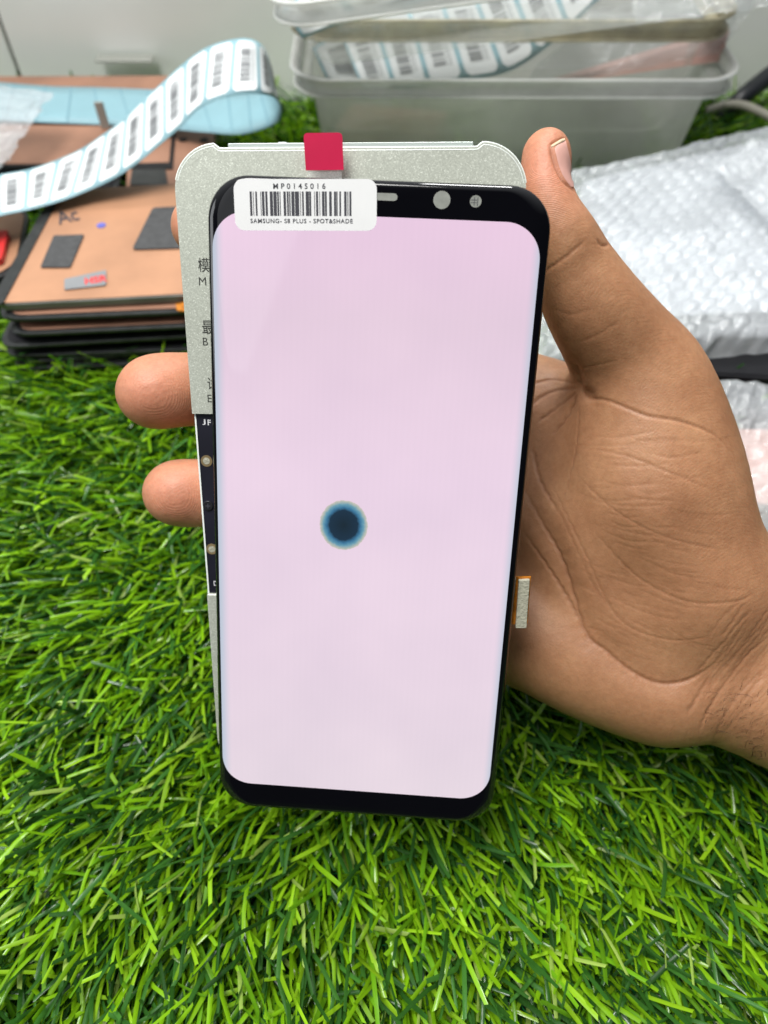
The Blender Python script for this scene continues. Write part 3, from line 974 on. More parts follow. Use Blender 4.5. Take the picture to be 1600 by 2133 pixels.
    corners = [(0, 0, 0), (1, 0, 0), (0, 1, 0), (1, 1, 0), (0, 0, 1), (1, 0, 1), (0, 1, 1), (1, 1, 1)]
    vals = [Fld[act[:, 0] + c[0], act[:, 1] + c[1], act[:, 2] + c[2]] for c in corners]
    for p in range(8):
        for q_ in range(p + 1, 8):
            cp, cq = corners[p], corners[q_]
            if sum(abs(cp[i] - cq[i]) for i in range(3)) != 1: continue
            m = (vals[p] < 0) != (vals[q_] < 0)
            t = np.where(m, vals[p] / np.where(m, vals[p] - vals[q_], 1), 0)
            pt = np.array(cp)[None] + (np.array(cq) - np.array(cp))[None] * t[:, None]
            acc[m] += pt[m]; num[m] += 1
    V = (act + acc / num[:, None]) * h + lo
    quads = []
    for ax in range(3):
        o1, o2 = [(1, 2), (2, 0), (0, 1)][ax]
        A = ins; sa = [slice(None)] * 3; sb = [slice(None)] * 3
        sa[ax] = slice(0, -1); sb[ax] = slice(1, None)
        e = np.argwhere(A[tuple(sa)] != A[tuple(sb)])
        e = e[(e[:, o1] > 0) & (e[:, o2] > 0) & (e[:, o1] < dims[o1] - 1) & (e[:, o2] < dims[o2] - 1)]
        s0 = A[e[:, 0], e[:, 1], e[:, 2]]
        c = [e.copy() for _ in range(4)]
        c[0][:, o1] -= 1; c[0][:, o2] -= 1
        c[1][:, o2] -= 1
        c[3][:, o1] -= 1
        qv = np.stack([vid[x[:, 0], x[:, 1], x[:, 2]] for x in c], 1)
        qv[~s0] = qv[~s0][:, ::-1]
        quads.append(qv)
    Q = np.concatenate(quads)
    Vw = c2w(V * .001)
    return Vw, Q


def finish_hand():
    V, Q = hand()

    def normals(V):
        n = np.cross(V[Q[:, 2]] - V[Q[:, 0]], V[Q[:, 3]] - V[Q[:, 1]])
        vn = np.zeros_like(V)
        for k in range(4): np.add.at(vn, Q[:, k], n)
        return vn / (np.linalg.norm(vn, axis=1)[:, None] + 1e-12)
    # relax the voxel facets
    E = np.concatenate([Q[:, [0, 1]], Q[:, [1, 2]], Q[:, [2, 3]], Q[:, [3, 0]]])
    deg = np.bincount(E.ravel(), minlength=len(V)).astype(float)
    for it in range(3):
        s = np.zeros_like(V)
        np.add.at(s, E[:, 0], V[E[:, 1]]); np.add.at(s, E[:, 1], V[E[:, 0]])
        V = V * .45 + s / deg[:, None] * .55
    # one split of each quad: new edge and face points
    Es = np.sort(E, axis=1)
    key = Es[:, 0].astype(np.int64) * len(V) + Es[:, 1]
    uk, inv = np.unique(key, return_inverse=True)
    em = (V[uk // len(V)] + V[uk % len(V)]) / 2
    fm = V[Q].mean(1)
    nV, nE, nQ = len(V), len(uk), len(Q)
    e01, e12, e23, e30 = [inv[i * nQ:(i + 1) * nQ] + nV for i in range(4)]
    fc = np.arange(nQ) + nV + nE
    Q2 = np.concatenate([np.stack([Q[:, 0], e01, fc, e30], 1), np.stack([Q[:, 1], e12, fc, e01], 1),
                         np.stack([Q[:, 2], e23, fc, e12], 1), np.stack([Q[:, 3], e30, fc, e23], 1)])
    V = np.concatenate([V, em, fm])
    Q = Q2
    n = np.cross(V[Q[:, 2]] - V[Q[:, 0]], V[Q[:, 3]] - V[Q[:, 1]])
    vn = np.zeros_like(V)
    for k in range(4): np.add.at(vn, Q[:, k], n)
    vn /= (np.linalg.norm(vn, axis=1)[:, None] + 1e-12)
    E = np.concatenate([Q[:, [0, 1]], Q[:, [1, 2]], Q[:, [2, 3]], Q[:, [3, 0]]])
    deg = np.bincount(E.ravel(), minlength=len(V)).astype(float)
    for it in range(2):
        s = np.zeros_like(V)
        np.add.at(s, E[:, 0], V[E[:, 1]]); np.add.at(s, E[:, 1], V[E[:, 0]])
        V = V * .4 + s / deg[:, None] * .6
    # outward check
    cen = V.mean(0)
    bv = BVHTree.FromPolygons([tuple(v) for v in V[::1]], [tuple(map(int, q)) for q in Q])

    def hit(px, py):
        r = ray(px, py)
        loc, nn, _, _ = bv.ray_cast(Vector(CAMO), Vector(r))
        return loc
    test = bv.ray_cast(Vector(CAMO), Vector(ray(1350, 1000)))
    sgn = 1 if np.dot(np.array(test[1]), ray(1350, 1000)) < 0 else -1
    if sgn < 0:
        Q = Q[:, ::-1]; vn = -vn
    # creases: (pixel polyline, depth mm, width mm, pigment)
    CR = [
        ([(1085, 1005), (1129, 1092), (1174, 1181), (1218, 1315), (1263, 1358), (1316, 1400), (1370, 1424), (1423, 1422), (1468, 1400), (1504, 1369)], .42, .6, .45),
        ([(1085, 1005), (1129, 1092), (1174, 1181), (1218, 1315), (1263, 1358), (1316, 1400), (1370, 1424), (1423, 1422), (1490, 1390)], .9, 3.6, .0),
        ([(1092, 1110), (1147, 1190), (1187, 1257), (1214, 1311)], .35, .5, .4),
        ([(1198, 760), (1204, 800), (1218, 829), (1263, 834), (1316, 854), (1352, 867), (1419, 878), (1486, 905), (1530, 950)], .3, .45, .35),
        ([(1192, 748), (1203, 785), (1210, 815), (1240, 832)], 1.1, 2.2, .1),
        ([(1214, 932), (1307, 950), (1397, 985), (1486, 1021)], .13, .4, .22),
        ([(1196, 985), (1285, 1066), (1388, 1119), (1508, 1146)], .14, .4, .22),
        ([(1241, 1110), (1325, 1199), (1432, 1253), (1530, 1253), (1570, 1235)], .17, .45, .2),
        ([(1150, 1010), (1218, 1150), (1290, 1289), (1397, 1333), (1486, 1324)], .15, .42, .2),
        ([(1130, 990), (1190, 1120), (1250, 1240), (1330, 1320)], .1, .4, .15),
        ([(1455, 1528), (1470, 1490), (1500, 1440), (1553, 1369), (1598, 1330)], .26, .5, .25),
        ([(1480, 1560), (1505, 1500), (1545, 1440), (1598, 1390)], .18, .45, .2),
        ([(1430, 1490), (1455, 1450), (1480, 1410)], .3, .6, .25),
        ([(1105, 846), (1130, 826), (1165, 812), (1209, 810)], .35, .6, .45),
        ([(1112, 800), (1150, 790), (1200, 800)], .3, .5, .4),
        ([(1150, 905), (1180, 870), (1202, 822)], .4, .6, .45),
        ([(1120, 880), (1160, 850), (1204, 815)], .3, .5, .4),
        ([(1175, 1040), (1200, 930), (1207, 840)], .14, .42, .2),
        ([(1110, 930), (1125, 1000), (1165, 1070)], .3, .6, .3),
        ([(1128, 570), (1155, 552), (1180, 534), (1222, 499)], .2, .45, .4),
        ([(1150, 640), (1190, 655), (1240, 640)], .05, .5, .1),
        ([(1204, 768), (1240, 762), (1285, 751)], .08, .4, .15),
        ([(1205, 715), (1250, 695), (1290, 670)], .07, .5, .12),
        ([(1243, 500), (1256, 512), (1268, 509)], .35, .42, .3),
        # nail fold
        ([(1146, 303), (1149, 318), (1154, 336), (1163, 358), (1173, 376), (1188, 390), (1198, 400)], .55, .42, .35),
        ([(1146, 303), (1158, 296), (1172, 290), (1180, 291)], .5, .4, .2),
    ]
    rr = random.Random(5)
    for i in range(110):                      # faint lines fanning across the ball of the thumb and the wrist
        if i < 72:
            x0 = rr.uniform(1190, 1400); y0 = rr.uniform(900, 1330)
            l = rr.uniform(60, 190); sl2 = .12 + (y0 - 880) / 420 * .55
            pts = [(x0 + l * s, y0 + l * s * (sl2 - .25 * s) + rr.uniform(-3, 3)) for s in (0, .33, .66, 1)]
            CR.append((pts, rr.uniform(.04, .10), .36, rr.uniform(.05, .15)))
        else:
            x0 = rr.uniform(1440, 1590); y0 = rr.uniform(1330, 1540)
            l = rr.uniform(40, 110)
            pts = [(x0 + l * s * .75, y0 - l * s * rr.uniform(.8, 1.1)) for s in (0, .5, 1)]
            CR.append((pts, rr.uniform(.06, .18), .42, rr.uniform(.08, .2)))
    kd_pts = []
    for pts, dep, wid, pig in CR:
        P = catmull(np.array(pts, float), max(8, int(sum(math.dist(a, b) for a, b in zip(pts[:-1], pts[1:])) / 2.2)))
        m = len(P)
        for i, p in enumerate(P):
            hp = hit(p[0] + (1.0 * math.sin(i * .7 + dep * 40) if p[1] > 410 else 0), p[1])
            if hp is None: continue
            e = min(1, min(i, m - 1 - i) / (m * .22) + .12)
            kd_pts.append((hp, dep * e, wid, pig * e))
    disp = np.zeros(len(V)); cre = np.zeros(len(V))
    kdv = KDTree(len(V))
    for i, v in enumerate(V): kdv.insert(v, i)
    kdv.balance()
    for hp, dep, wid, pig in kd_pts:
        for co, i, dist in kdv.find_range(hp, wid * .001 * 2.2):
            g = math.exp(-(dist / (wid * .001)) ** 2 * 1.3)
            disp[i] = max(disp[i], dep * g) if wid < 2 else disp[i]
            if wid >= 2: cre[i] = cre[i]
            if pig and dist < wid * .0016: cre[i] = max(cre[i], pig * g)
    wide = np.zeros(len(V))
    for hp, dep, wid, pig in kd_pts:
        if wid < 2: continue
        for co, i, dist in kdv.find_range(hp, wid * .001 * 2.2):
            wide[i] = max(wide[i], dep * math.exp(-(dist / (wid * .001)) ** 2 * 1.3))
    V = V - vn * ((disp + wide) * .001)[:, None]
    # gentle unevenness
    q = V * 1000
    und = (vnoise(q[:, 0] / 7 + q[:, 2] / 9, q[:, 1] / 7, 5) - .5) * .26 + (vnoise(q[:, 0] / 2.2, q[:, 1] / 2.2 + q[:, 2] / 3, 9) - .5) * .05
    V = V + vn * (und * .001)[:, None]
    # pigment: finger pads
    padm = np.zeros(len(V))
    for x, y, d, r in ((1140, 330, 165, 14), (320, 817, 184, 17), (370, 1027, 187, 16), (420, 478, 187, 14)):
        c_ = D(x, y, d * .001)
        padm = np.maximum(padm, np.clip(1.25 - np.linalg.norm(V - c_, axis=1) / (r * .001), 0, 1))
    org = np.array(D(1650, 1380, .21))
    me = bpy.data.meshes.new('hand')
    me.vertices.add(len(V)); me.vertices.foreach_set('co', (V - org).ravel())
    me.loops.add(len(Q) * 4); me.loops.foreach_set('vertex_index', np.ascontiguousarray(Q).ravel().astype(np.int32))
    me.polygons.add(len(Q)); me.polygons.foreach_set('loop_start', np.arange(0, len(Q) * 4, 4, dtype=np.int32))
    me.polygons.foreach_set('use_smooth', np.ones(len(Q), dtype=bool))
    me.update(calc_edges=True)
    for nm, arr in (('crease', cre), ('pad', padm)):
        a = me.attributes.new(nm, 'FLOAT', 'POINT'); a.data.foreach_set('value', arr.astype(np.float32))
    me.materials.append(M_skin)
    ob = bpy.data.objects.new('person', me)
    C.objects.link(ob)
    ob.location = org
    tag(ob, 'bare hand and wrist of a person gripping the phone screen and tester from the right', 'person')
    print('hand verts', len(V))
    # sparse dark hairs on the wrist
    bvh = BVHTree.FromPolygons([tuple(v) for v in V], [tuple(map(int, q_)) for q_ in Q])
    HV, HF = [], []
    rh = random.Random(8)
    for i in range(230):
        x, y = rh.uniform(1465, 1660), rh.uniform(1430, 1640)
        h0 = bvh.ray_cast(Vector(CAMO), Vector(ray(x, y)))
        a_ = rh.gauss(-1.05, .35); l_ = rh.uniform(12, 34)
        pts = []
        for s_ in (0, .35, .7, 1.):
            hh_ = bvh.ray_cast(Vector(CAMO), Vector(ray(x + math.cos(a_ + .5 * s_) * l_ * s_, y + math.sin(a_ + .5 * s_) * l_ * s_)))
            if hh_[0] is None: pts = None; break
            pts.append(np.array(hh_[0]) + np.array(hh_[1]) * sgn * (.00005 + .0004 * s_) - org)
        if not pts: continue
        k = len(HV)
        for j, p in enumerate(pts):
            w_ = .00006 * (1 - .7 * j / 3)
            HV += [p + np.array([w_, w_ * .6, 0]), p - np.array([w_, w_ * .6, 0])]
            if j: HF.append((k + 2 * j - 2, k + 2 * j - 1, k + 2 * j + 1, k + 2 * j))
    mesh('wrist_hair', HV, HF, mat('dark_hair', (.02, .012, .008), .6), ob)
    # nail: a curved plate laid on the side of the thumb tip
    bv2 = BVHTree.FromPolygons([tuple(v) for v in V], [tuple(map(int, q_)) for q_ in Q])
    Lc = catmull([(1148, 305), (1151, 321), (1156, 338), (1164, 357), (1174, 374), (1188, 389)], 22)
    Rc = catmull([(1176, 291), (1181, 310), (1186, 332), (1189, 353), (1192, 374), (1194, 390)], 22)
    NV, NF, NS = [], [], 14
    for a, b in zip(Lc, Rc):
        for s in np.linspace(0, 1, NS):
            p = a + (b - a) * s
            h_ = bv2.ray_cast(Vector(CAMO), Vector(ray(*p)))
            if h_[0] is None or (Vector(h_[0]) - Vector(CAMO)).length > .215:
                nr = bv2.find_nearest(Vector(D(p[0], p[1], .171)))
                loc, nn = nr[0], nr[1]
            else: loc, nn = h_[0], h_[1]
            NV.append(np.array(loc) + np.array(nn) * (-.00006 + .00030 * math.sin(math.pi * min(1, s * .5))) - org)
    NV = np.array(NV).reshape(22, NS, 3)
    for it in range(3):                      # smooth the plate
        M2 = NV.copy()
        M2[1:-1, 1:-1] = (NV[:-2, 1:-1] + NV[2:, 1:-1] + NV[1:-1, :-2] + NV[1:-1, 2:] + 2 * NV[1:-1, 1:-1]) / 6
        NV = M2
    for i in range(21):
        for j in range(NS - 1): NF.append((i * NS + j, i * NS + j + 1, (i + 1) * NS + j + 1, (i + 1) * NS + j))
    nl = mesh('fingernail', NV.reshape(-1, 3), NF, M_nail, ob, True)
    ev = NV[:2].copy()
    ed = []
    for j in range(NS):
        up_ = (NV[0, j] - NV[3, j]); up_ /= np.linalg.norm(up_)
        ed.append(NV[0, j] + up_ * .00025); 
    e2 = [NV[1, j] for j in range(NS)]
    EV = ed + e2
    EF = [(j, j + 1, NS + j + 1, NS + j) for j in range(NS - 1)]
    nf = mesh('nail_edge', EV, EF, M_nail_edge, nl, True)
    sd = nf.modifiers.new('thick', 'SOLIDIFY'); sd.thickness = .00025; sd.offset = 0
    return ob


finish_hand()

# ================================================================== BACKGROUND: stacks of display panels
def quad_from_px(pts, z): return [G(x, y, z)[:2] for x, y in pts]


def round_poly(P, r, n=7):
    P = [np.array(p, float) for p in P]
    area2 = sum(P[i][0] * P[(i + 1) % len(P)][1] - P[(i + 1) % len(P)][0] * P[i][1] for i in range(len(P)))
    if area2 < 0: P = P[::-1]
    out = []
    for i in range(len(P)):
        a, p0, p1 = P[i], P[i - 1], P[(i + 1) % len(P)]
        d0 = (p0 - a) / np.linalg.norm(p0 - a); d1 = (p1 - a) / np.linalg.norm(p1 - a)
        for s in np.linspace(0, 1, n):
            out.append(tuple(a + d0 * r * (1 - s) ** 2 + d1 * r * s ** 2))
    return out


def inset(P, d):
    P = np.array(P); c = P.mean(0)
    return [tuple(c + (p - c) * (1 - d / np.linalg.norm(p - c))) for p in P]


def panel(P4, z0, z1, label, sheet, frame, group='salvaged display panels lying in stacks', rad=.010, ins=.0035, name='display_panel'):
    c = np.mean(P4, 0)
    t = empty(name, (c[0], c[1], z0), label, 'display panel', group)
    o = prism('frame', round_poly(P4, rad), z0, z1, frame, t, None, .0006)
    s = prism('backing_sheet', round_poly(inset(P4, ins), rad * .8), z1 + .00005, z1 + .0005, sheet, t, None, .0002)
    return t


ZTOP = .045
top4 = quad_from_px([(-22, 636), (116, 396), (560, 374), (560, 606)], ZTOP)
tp = panel(top4, ZTOP - .0036, ZTOP, 'copper backed display panel on top of the front left stack, with two black pads', M_copper, M_edge_grey, ins=.001)
# black strip along its left end
pl = quad_from_px([(-22, 634), (6, 634), (132, 398), (112, 398)], ZTOP + .0008)
prism('black_margin', round_poly(pl, .002), ZTOP + .0006, ZTOP + .0011, M_edge, tp)


def decal(pts, z, m, parent, name, r=.0006, th=.0004):
    return prism(name, round_poly(quad_from_px(pts, z), r, 4), z - th, z, m, parent)


decal([(84, 556), (146, 556), (175, 488), (112, 490)], ZTOP + .0013, M_pad, tp, 'adhesive_pad', .0006)
decal([(275, 519), (440, 514), (440, 427), (318, 432)], ZTOP + .0013, M_pad, tp, 'adhesive_pad', .002)
stk = decal([(134, 603), (221, 593), (221, 562), (134, 581)], ZTOP + .0012, M_inkgrey, tp, 'small_sticker')
stk['label'] = 'small grey sticker with red letters'
HF = Frame(G(178, 583, ZTOP + .0013), G(221, 578, ZTOP + .0013) - G(134, 592, ZTOP + .0013), (0, 1, 0))
text('red_letters', 'HSR', HF, 4.5, -1.0, .05, 9.5, 5.0, M_red_plain, stk, .03)
SFm = Frame(G(140, 450, ZTOP + .0007), (.9, .45, 0), (-.45, .9, 0))
text('pen_writing', 'Ac', SFm, 0, 0, 0.1, 10, 12, M_ink, tp, .01)
o = prism('blue_stain', circ(*G(212, 472, ZTOP)[:2], .0022, 16), ZTOP + .0006, ZTOP + .00075, mat('blue_dye', (.10, .11, .42), .6, var=.4), tp)

ord_ = ['second', 'third', 'fourth', 'fifth', 'sixth', 'seventh', 'eighth', 'ninth', 'tenth']
zz = ZTOP - .0036
rs = random.Random(3)
offs = [(10, 9, M_copper_dark, M_edge), (-4, -5, M_black, M_edge), (14, 10, M_copper_dark, M_edge), (3, -3, M_black, M_edge), (-8, 6, M_black, M_edge), (6, -6, M_black, M_edge), (-6, 4, M_black, M_edge), (5, -4, M_black, M_edge), (-3, 3, M_black, M_edge)]
for i, (dx, dy, sh, fr_) in enumerate(offs):
    th = .0032
    z1 = zz - .0008; z0 = z1 - th + .0008
    an = rs.uniform(-.03, .03)
    P = np.array(top4); c = P.mean(0)
    Rm = np.array([[math.cos(an), -math.sin(an)], [math.sin(an), math.cos(an)]])
    P = (P - c) @ Rm.T + c + np.array([dx, -dy]) * .0004
    P = P + np.array([0, -.0007 * (i + 1)])
    panel([tuple(p) for p in P], z0, z1 - .0004, f'dark edged display panel, {ord_[i]} from the top of the front left stack', sh, fr_)
    zz = z0
print('stack bottom', zz)
# a second stack peeping out at the far left, with a red piece on it
l4 = quad_from_px([(-150, 640), (-60, 440), (62, 432), (40, 560)], .034)
panel([tuple(p) for p in l4], .0305, .034, 'copper display panel sticking out left of the front stack under a red piece', M_copper, M_edge)
rp = prism('red_part', round_poly(quad_from_px([(-60, 545), (-45, 482), (18, 478), (2, 540)], .038), .002), .0346, .038, M_red_plain, None, None, .0005)
tag(rp, 'small red plastic piece at the left edge beside the front stack', 'plastic piece')
of = prism('flex_ribbon', round_poly(quad_from_px([(368, 646), (366, 632), (392, 626), (410, 628), (410, 650)], .0425), .0008), .0418, .0424, M_orange, tp, None)

# back stack along the wall
def back_panel(pts, z, th, label, sheet, frame, **k):
    return panel([tuple(p) for p in quad_from_px(pts, z)], z - th, z, label, sheet, frame, **k)


BG = 'salvaged display panels lying in stacks'
b1 = back_panel([(-130, 262), (-90, 160), (380, 158), (470, 262)], .030, .004, 'brown copper panel at the back under the blue strip, touching the wall', M_copper_dark, M_copper_dark, ins=.0015)
back_panel([(-150, 290), (-100, 175), (300, 176), (300, 300)], .0255, .004, 'dark panel lowest in the back left stack by the wall', M_black, M_edge)
b2 = back_panel([(-120, 345), (-60, 258), (262, 262), (255, 345)], .0345, .0040, 'copper panel in front of the back stack, left of the holed plate', M_copper_dark, M_edge, ins=.003)
b3 = back_panel([(262, 402), (268, 262), (446, 266), (452, 402)], .0300, .0040, 'copper plate with two dark holes between the label strip and the tester', M_copper_dark, M_copper_dark, rad=.003, ins=.001)
for (x, y) in ((381, 291), (425, 291)):
    p = G(x, y, .0308)
    prism('hole', circ(p[0], p[1], .0026, 16), .0306, .0309, M_black, b3)
decal([(262, 350), (262, 340), (352, 338), (358, 275), (366, 275), (360, 352)], .0311, M_black, b3, 'black_gasket', .0003)
decal([(270, 385), (275, 352), (345, 352), (350, 385)], .0312, M_edge, b3, 'dark_cutout', .001)
rs2 = [(-110, 395), (-70, 330), (250, 338), (250, 395)]
back_panel(rs2, .028, .004, 'black panel between the two left stacks under the label strip', M_black, M_edge)
# small upright metal stub
a = G(221, 268, .035)
sb = prism('metal_stub', [(a[0] - .0026, a[1] - .0006), (a[0] + .0026, a[1] - .0006), (a[0] + .0026, a[1] + .0006), (a[0] - .0026, a[1] + .0006)], .0352, .050, mat('dull_metal', (.36, .36, .33), .5, .2), None, None, .0003)
tag(sb, 'small dull metal stub standing on the back copper panels before the blue strip', 'bracket')
# white sill piece at the wall foot
cl = prism('white_trim', [(YP(215, 152, .548)[0], .538), (YP(330, 150, .548)[0], .538), (YP(330, 150, .548)[0], .549), (YP(215, 152, .548)[0], .549)], .0305, .0318, M_grey_lens, None, None, .0004)
tag(cl, 'short white plastic strip lying against the wall foot behind the panels', 'trim strip')

# ================================================================== LABEL STRIPS
def label_strip(name, U, Lw, z_u, z_l, nlab, lab_from, lab_to, label, m=160, flip=1, lines=None, barh=True, off=.0004, group=None):
    """ribbon between an upper and a lower edge (3-D polylines); labels and their barcodes are its parts"""
    A = catmull(U, m); B = catmull(Lw, m)
    org = (A[0] + B[0]) / 2
    t = empty(name, tuple(org), label, 'label strip', group)
    V, F = [], []
    for i in range(m):
        for s in (0, .25, .5, .75, 1): V.append(A[i] * (1 - s) + B[i] * s)
    for i in range(m - 1):
        for k in range(4): F.append((i * 5 + k, i * 5 + k + 1, i * 5 + 6 + k, i * 5 + 5 + k))
    bk = mesh('backing_paper', V, F, M_blue, t, True)
    sd = bk.modifiers.new('thick', 'SOLIDIFY'); sd.thickness = .0003; sd.offset = 0
    cen = (A + B) / 2
    arc_ = np.concatenate([[0], np.cumsum(np.linalg.norm(np.diff(cen, axis=0), axis=1))])

    def S(s, v, o):
        i = np.interp(s, arc_, np.arange(m)); k = min(int(i), m - 2); f = i - k
        a = A[k] * (1 - f) + A[k + 1] * f; b = B[k] * (1 - f) + B[k + 1] * f
        p = a * (1 - v) + b * v
        tg = (cen[min(k + 1, m - 1)] - cen[k]); n_ = np.cross(tg, b - a); n_ /= (np.linalg.norm(n_) + 1e-12)
        return p + n_ * flip * o
    s0, s1 = np.interp([lab_from, lab_to], np.arange(m) / (m - 1), arc_)
    pitch = (s1 - s0) / nlab
    for q_ in range(nlab):
        a = s0 + pitch * q_ + pitch * .07; b = s0 + pitch * (q_ + 1) - pitch * .07
        V, F = [], []
        nu, nv = 9, 9
        for i in range(nu):
            u = i / (nu - 1)
            e = max(0, abs(u - .5) * 2 - .72) / .28
            r = .055 * (1 - math.sqrt(max(0, 1 - e * e)))
            for j in range(nv):
                v = .05 + r + (.90 - 2 * r) * j / (nv - 1)
                V.append(S(a + (b - a) * u, v, off))
        for i in range(nu - 1):
            for j in range(nv - 1): F.append((i * nv + j, i * nv + j + 1, (i + 1) * nv + j + 1, (i + 1) * nv + j))
        lb = mesh('label', V, F, M_label, t, True)
        V, F = [], []
        r_ = random.Random(100 + q_)
        v = .20
        while v < .80:
            w_ = r_.choice([.008, .014, .026, .034]); k = len(V)
            for i in range(5):
                V.append(S(a + (b - a) * (.24 + .42 * i / 4), v, off + .0002)); V.append(S(a + (b - a) * (.24 + .42 * i / 4), v + w_, off + .0002))
            for i in range(4): F.append((k + 2 * i, k + 2 * i + 1, k + 2 * i + 3, k + 2 * i + 2))
            v += w_ + r_.choice([.008, .012, .022])
        for uu in (.72, .80):
            v = .2
            while v < .78:
                k = len(V); w_ = .02
                V += [S(a + (b - a) * uu, v, off + .0002), S(a + (b - a) * uu, v + w_, off + .0002), S(a + (b - a) * (uu + .035), v + w_, off + .0002), S(a + (b - a) * (uu + .035), v, off + .0002)]
                F.append((k, k + 1, k + 2, k + 3)); v += .034
        bc_ = mesh('barcode', V, F, M_inkgrey, lb, False)
        bc_.matrix_parent_inverse = parent_inv(lb)
        # keep coordinates absolute: undo the inherited offset
        bc_.matrix_parent_inverse = Matrix.Translation(t.location).inverted().inverted() @ Matrix.Identity(4) if False else (Matrix.Translation(t.location) @ lb.matrix_parent_inverse).inverted()
    if lines:
        for f_ in lines:
            s = np.interp(f_, np.arange(m) / (m - 1), arc_)
            V = [S(s, v, -off) for v in np.linspace(0.01, .99, 6)] + [S(s + .0009, v, -off) for v in np.linspace(0.01, .99, 6)]
            mesh('die_line', V, [(i, i + 1, 7 + i, 6 + i) for i in range(5)], M_blue_dark, t)
    return t


ST = [  # upper px, z | lower px, z
    ((-60, 378), .050, (-60, 468), .050), ((0, 364), .050, (0, 450), .050), ((75, 349), .051, (66, 436), .050),
    ((161, 315), .054, (130, 418), .051), ((214, 281), .060, (187, 396), .053), ((255, 251), .066, (240, 371), .057),
    ((292, 214), .073, (285, 341), .062), ((330, 180), .079, (330, 304), .068), ((375, 139), .086, (375, 266), .075),
    ((420, 105), .092, (412, 229), .082), ((469, 86), .096, (457, 206), .087), ((517, 81), .096, (514, 195), .087),
    ((547, 96), .090, (556, 198), .083), ((562, 128), .079, (577, 208), .073), ((566, 165), .067, (587, 232), .060),
    ((548, 185), .056, (572, 258), .050), ((500, 192), .050, (506, 279), .044), ((400, 190), .046, (430, 276), .040), ((300, 186), .042, (330, 267), .0365),
    ((200, 182), .039, (215, 260), .0355), ((112, 180), .038, (90, 255), .0355), ((0, 172), .038, (-20, 250), .0355), ((-70, 168), .038, (-90, 246), .0355)]
U = [G(a[0], a[1], z) for a, z, b, z2 in ST]; Lw = [G(b[0], b[1], z2) for a, z, b, z2 in ST]
label_strip('label_strip', U, Lw, 0, 0, 14, 0.0, .60, 'long curling strip of white barcode labels on blue backing, left of the tester', m=200,
            lines=[.69, .715, .74, .765, .79, .815, .84, .865, .89, .915, .94], flip=-1)

# ================================================================== FOOD BOXES
def food_box(cx, cy, z0, zr, hx, hy, m_body, m_rim, label, taper=.016, rad=.022, m_bead=None):
    m_bead = m_bead or M_highlight_bead
    t = empty('plastic_box', (cx, cy, z0), label, 'plastic box', 'nested translucent plastic boxes')

    def loft(rings, cap):
        V, F = [], []
        n = 8
        for ix, z in rings: V += [(x, y, z) for x, y in rrect(cx - hx + ix, cy - hy + ix, cx + hx - ix, cy + hy - ix, max(.006, rad - ix * .6), n)]
        mm = 4 * (n + 1)
        for i in range(len(rings) - 1):
            for k in range(mm): F.append((i * mm + k, i * mm + (k + 1) % mm, (i + 1) * mm + (k + 1) % mm, (i + 1) * mm + k))
        if cap: F.append(tuple(range(mm - 1, -1, -1)))
        return V, F
    V, F = loft([(taper + .004, z0), (taper, z0 + .003), (taper * .45 + .003, zr - .009)], True)
    o = mesh('wall', V, F, m_body, t, True)
    V, F = loft([(taper * .45 + .003, zr - .009), (.0035, zr - .0085), (.0018, zr - .0085), (.0022, zr - .007), (.0036, zr - .0055), (.003, zr - .0015), (0, zr), (.0005, zr + .0007), (.003, zr + .0003)], False)
    o = mesh('rim', V, F, m_rim, t, True)
    sd = o.modifiers.new('thick', 'SOLIDIFY'); sd.thickness = .0006
    for ix, z in ((.0002, zr + .0003), (.0012, zr - .0088)):
        P = rrect(cx - hx + ix, cy - hy + ix, cx + hx - ix, cy + hy - ix, rad, 8)
        tube('rim_highlight_bead', [(p[0], p[1], z) for p in P + P[:1]], .0008, m_bead, t, 8)  # thin loops added to draw the rim's highlight lines
    return t


BX, BY = .0665, .480
xl, xr = D(606, 172, .400)[0], D(1532, 180, .400)[0]
p_front = G(1000, 170, .072)
hx = (xr - xl) / 2; BX = (xl + xr) / 2; hy = .0595; BY = p_front[1] + hy
print('box', BX, BY, hx, p_front)
food_box(BX, BY, .008, .072, hx, hy, M_box, M_rim, 'lowest clear food box, frosted grey body standing on the turf')
pf2 = G(1000, 46, .098)
xl, xr = G(588, 62, .098)[0], G(1560, 50, .098)[0]
food_box((xl + xr) / 2, pf2[1] + hy, .034, .098, (xr - xl) / 2, hy, M_box_old, M_rim_old, 'middle food box with a dirty yellowed rim, nested in the lowest box', m_bead=M_rim_old)
pf3 = G(640, 22, .116)
xl3 = G(551, 8, .116)[0]
b3_ = food_box(xl3 + .118, pf3[1] + hy, .082, .116, .118, hy, M_box_thin, M_rim, 'topmost food box, only its front left corner in view, holding blue labels')
b3_.rotation_euler = (0, math.radians(-7), 0)      # it sits askew, right end up
_d = Vector((-.118, 0, .034)); _r = Matrix.Rotation(math.radians(-7), 3, 'Y') @ _d
b3_.location = b3_.location + (_d - _r)

# labels seen through the boxes
BYF = pf2[1] + .020


def YPs(pts, y): return [YP(a, b, y) for a, b in pts]


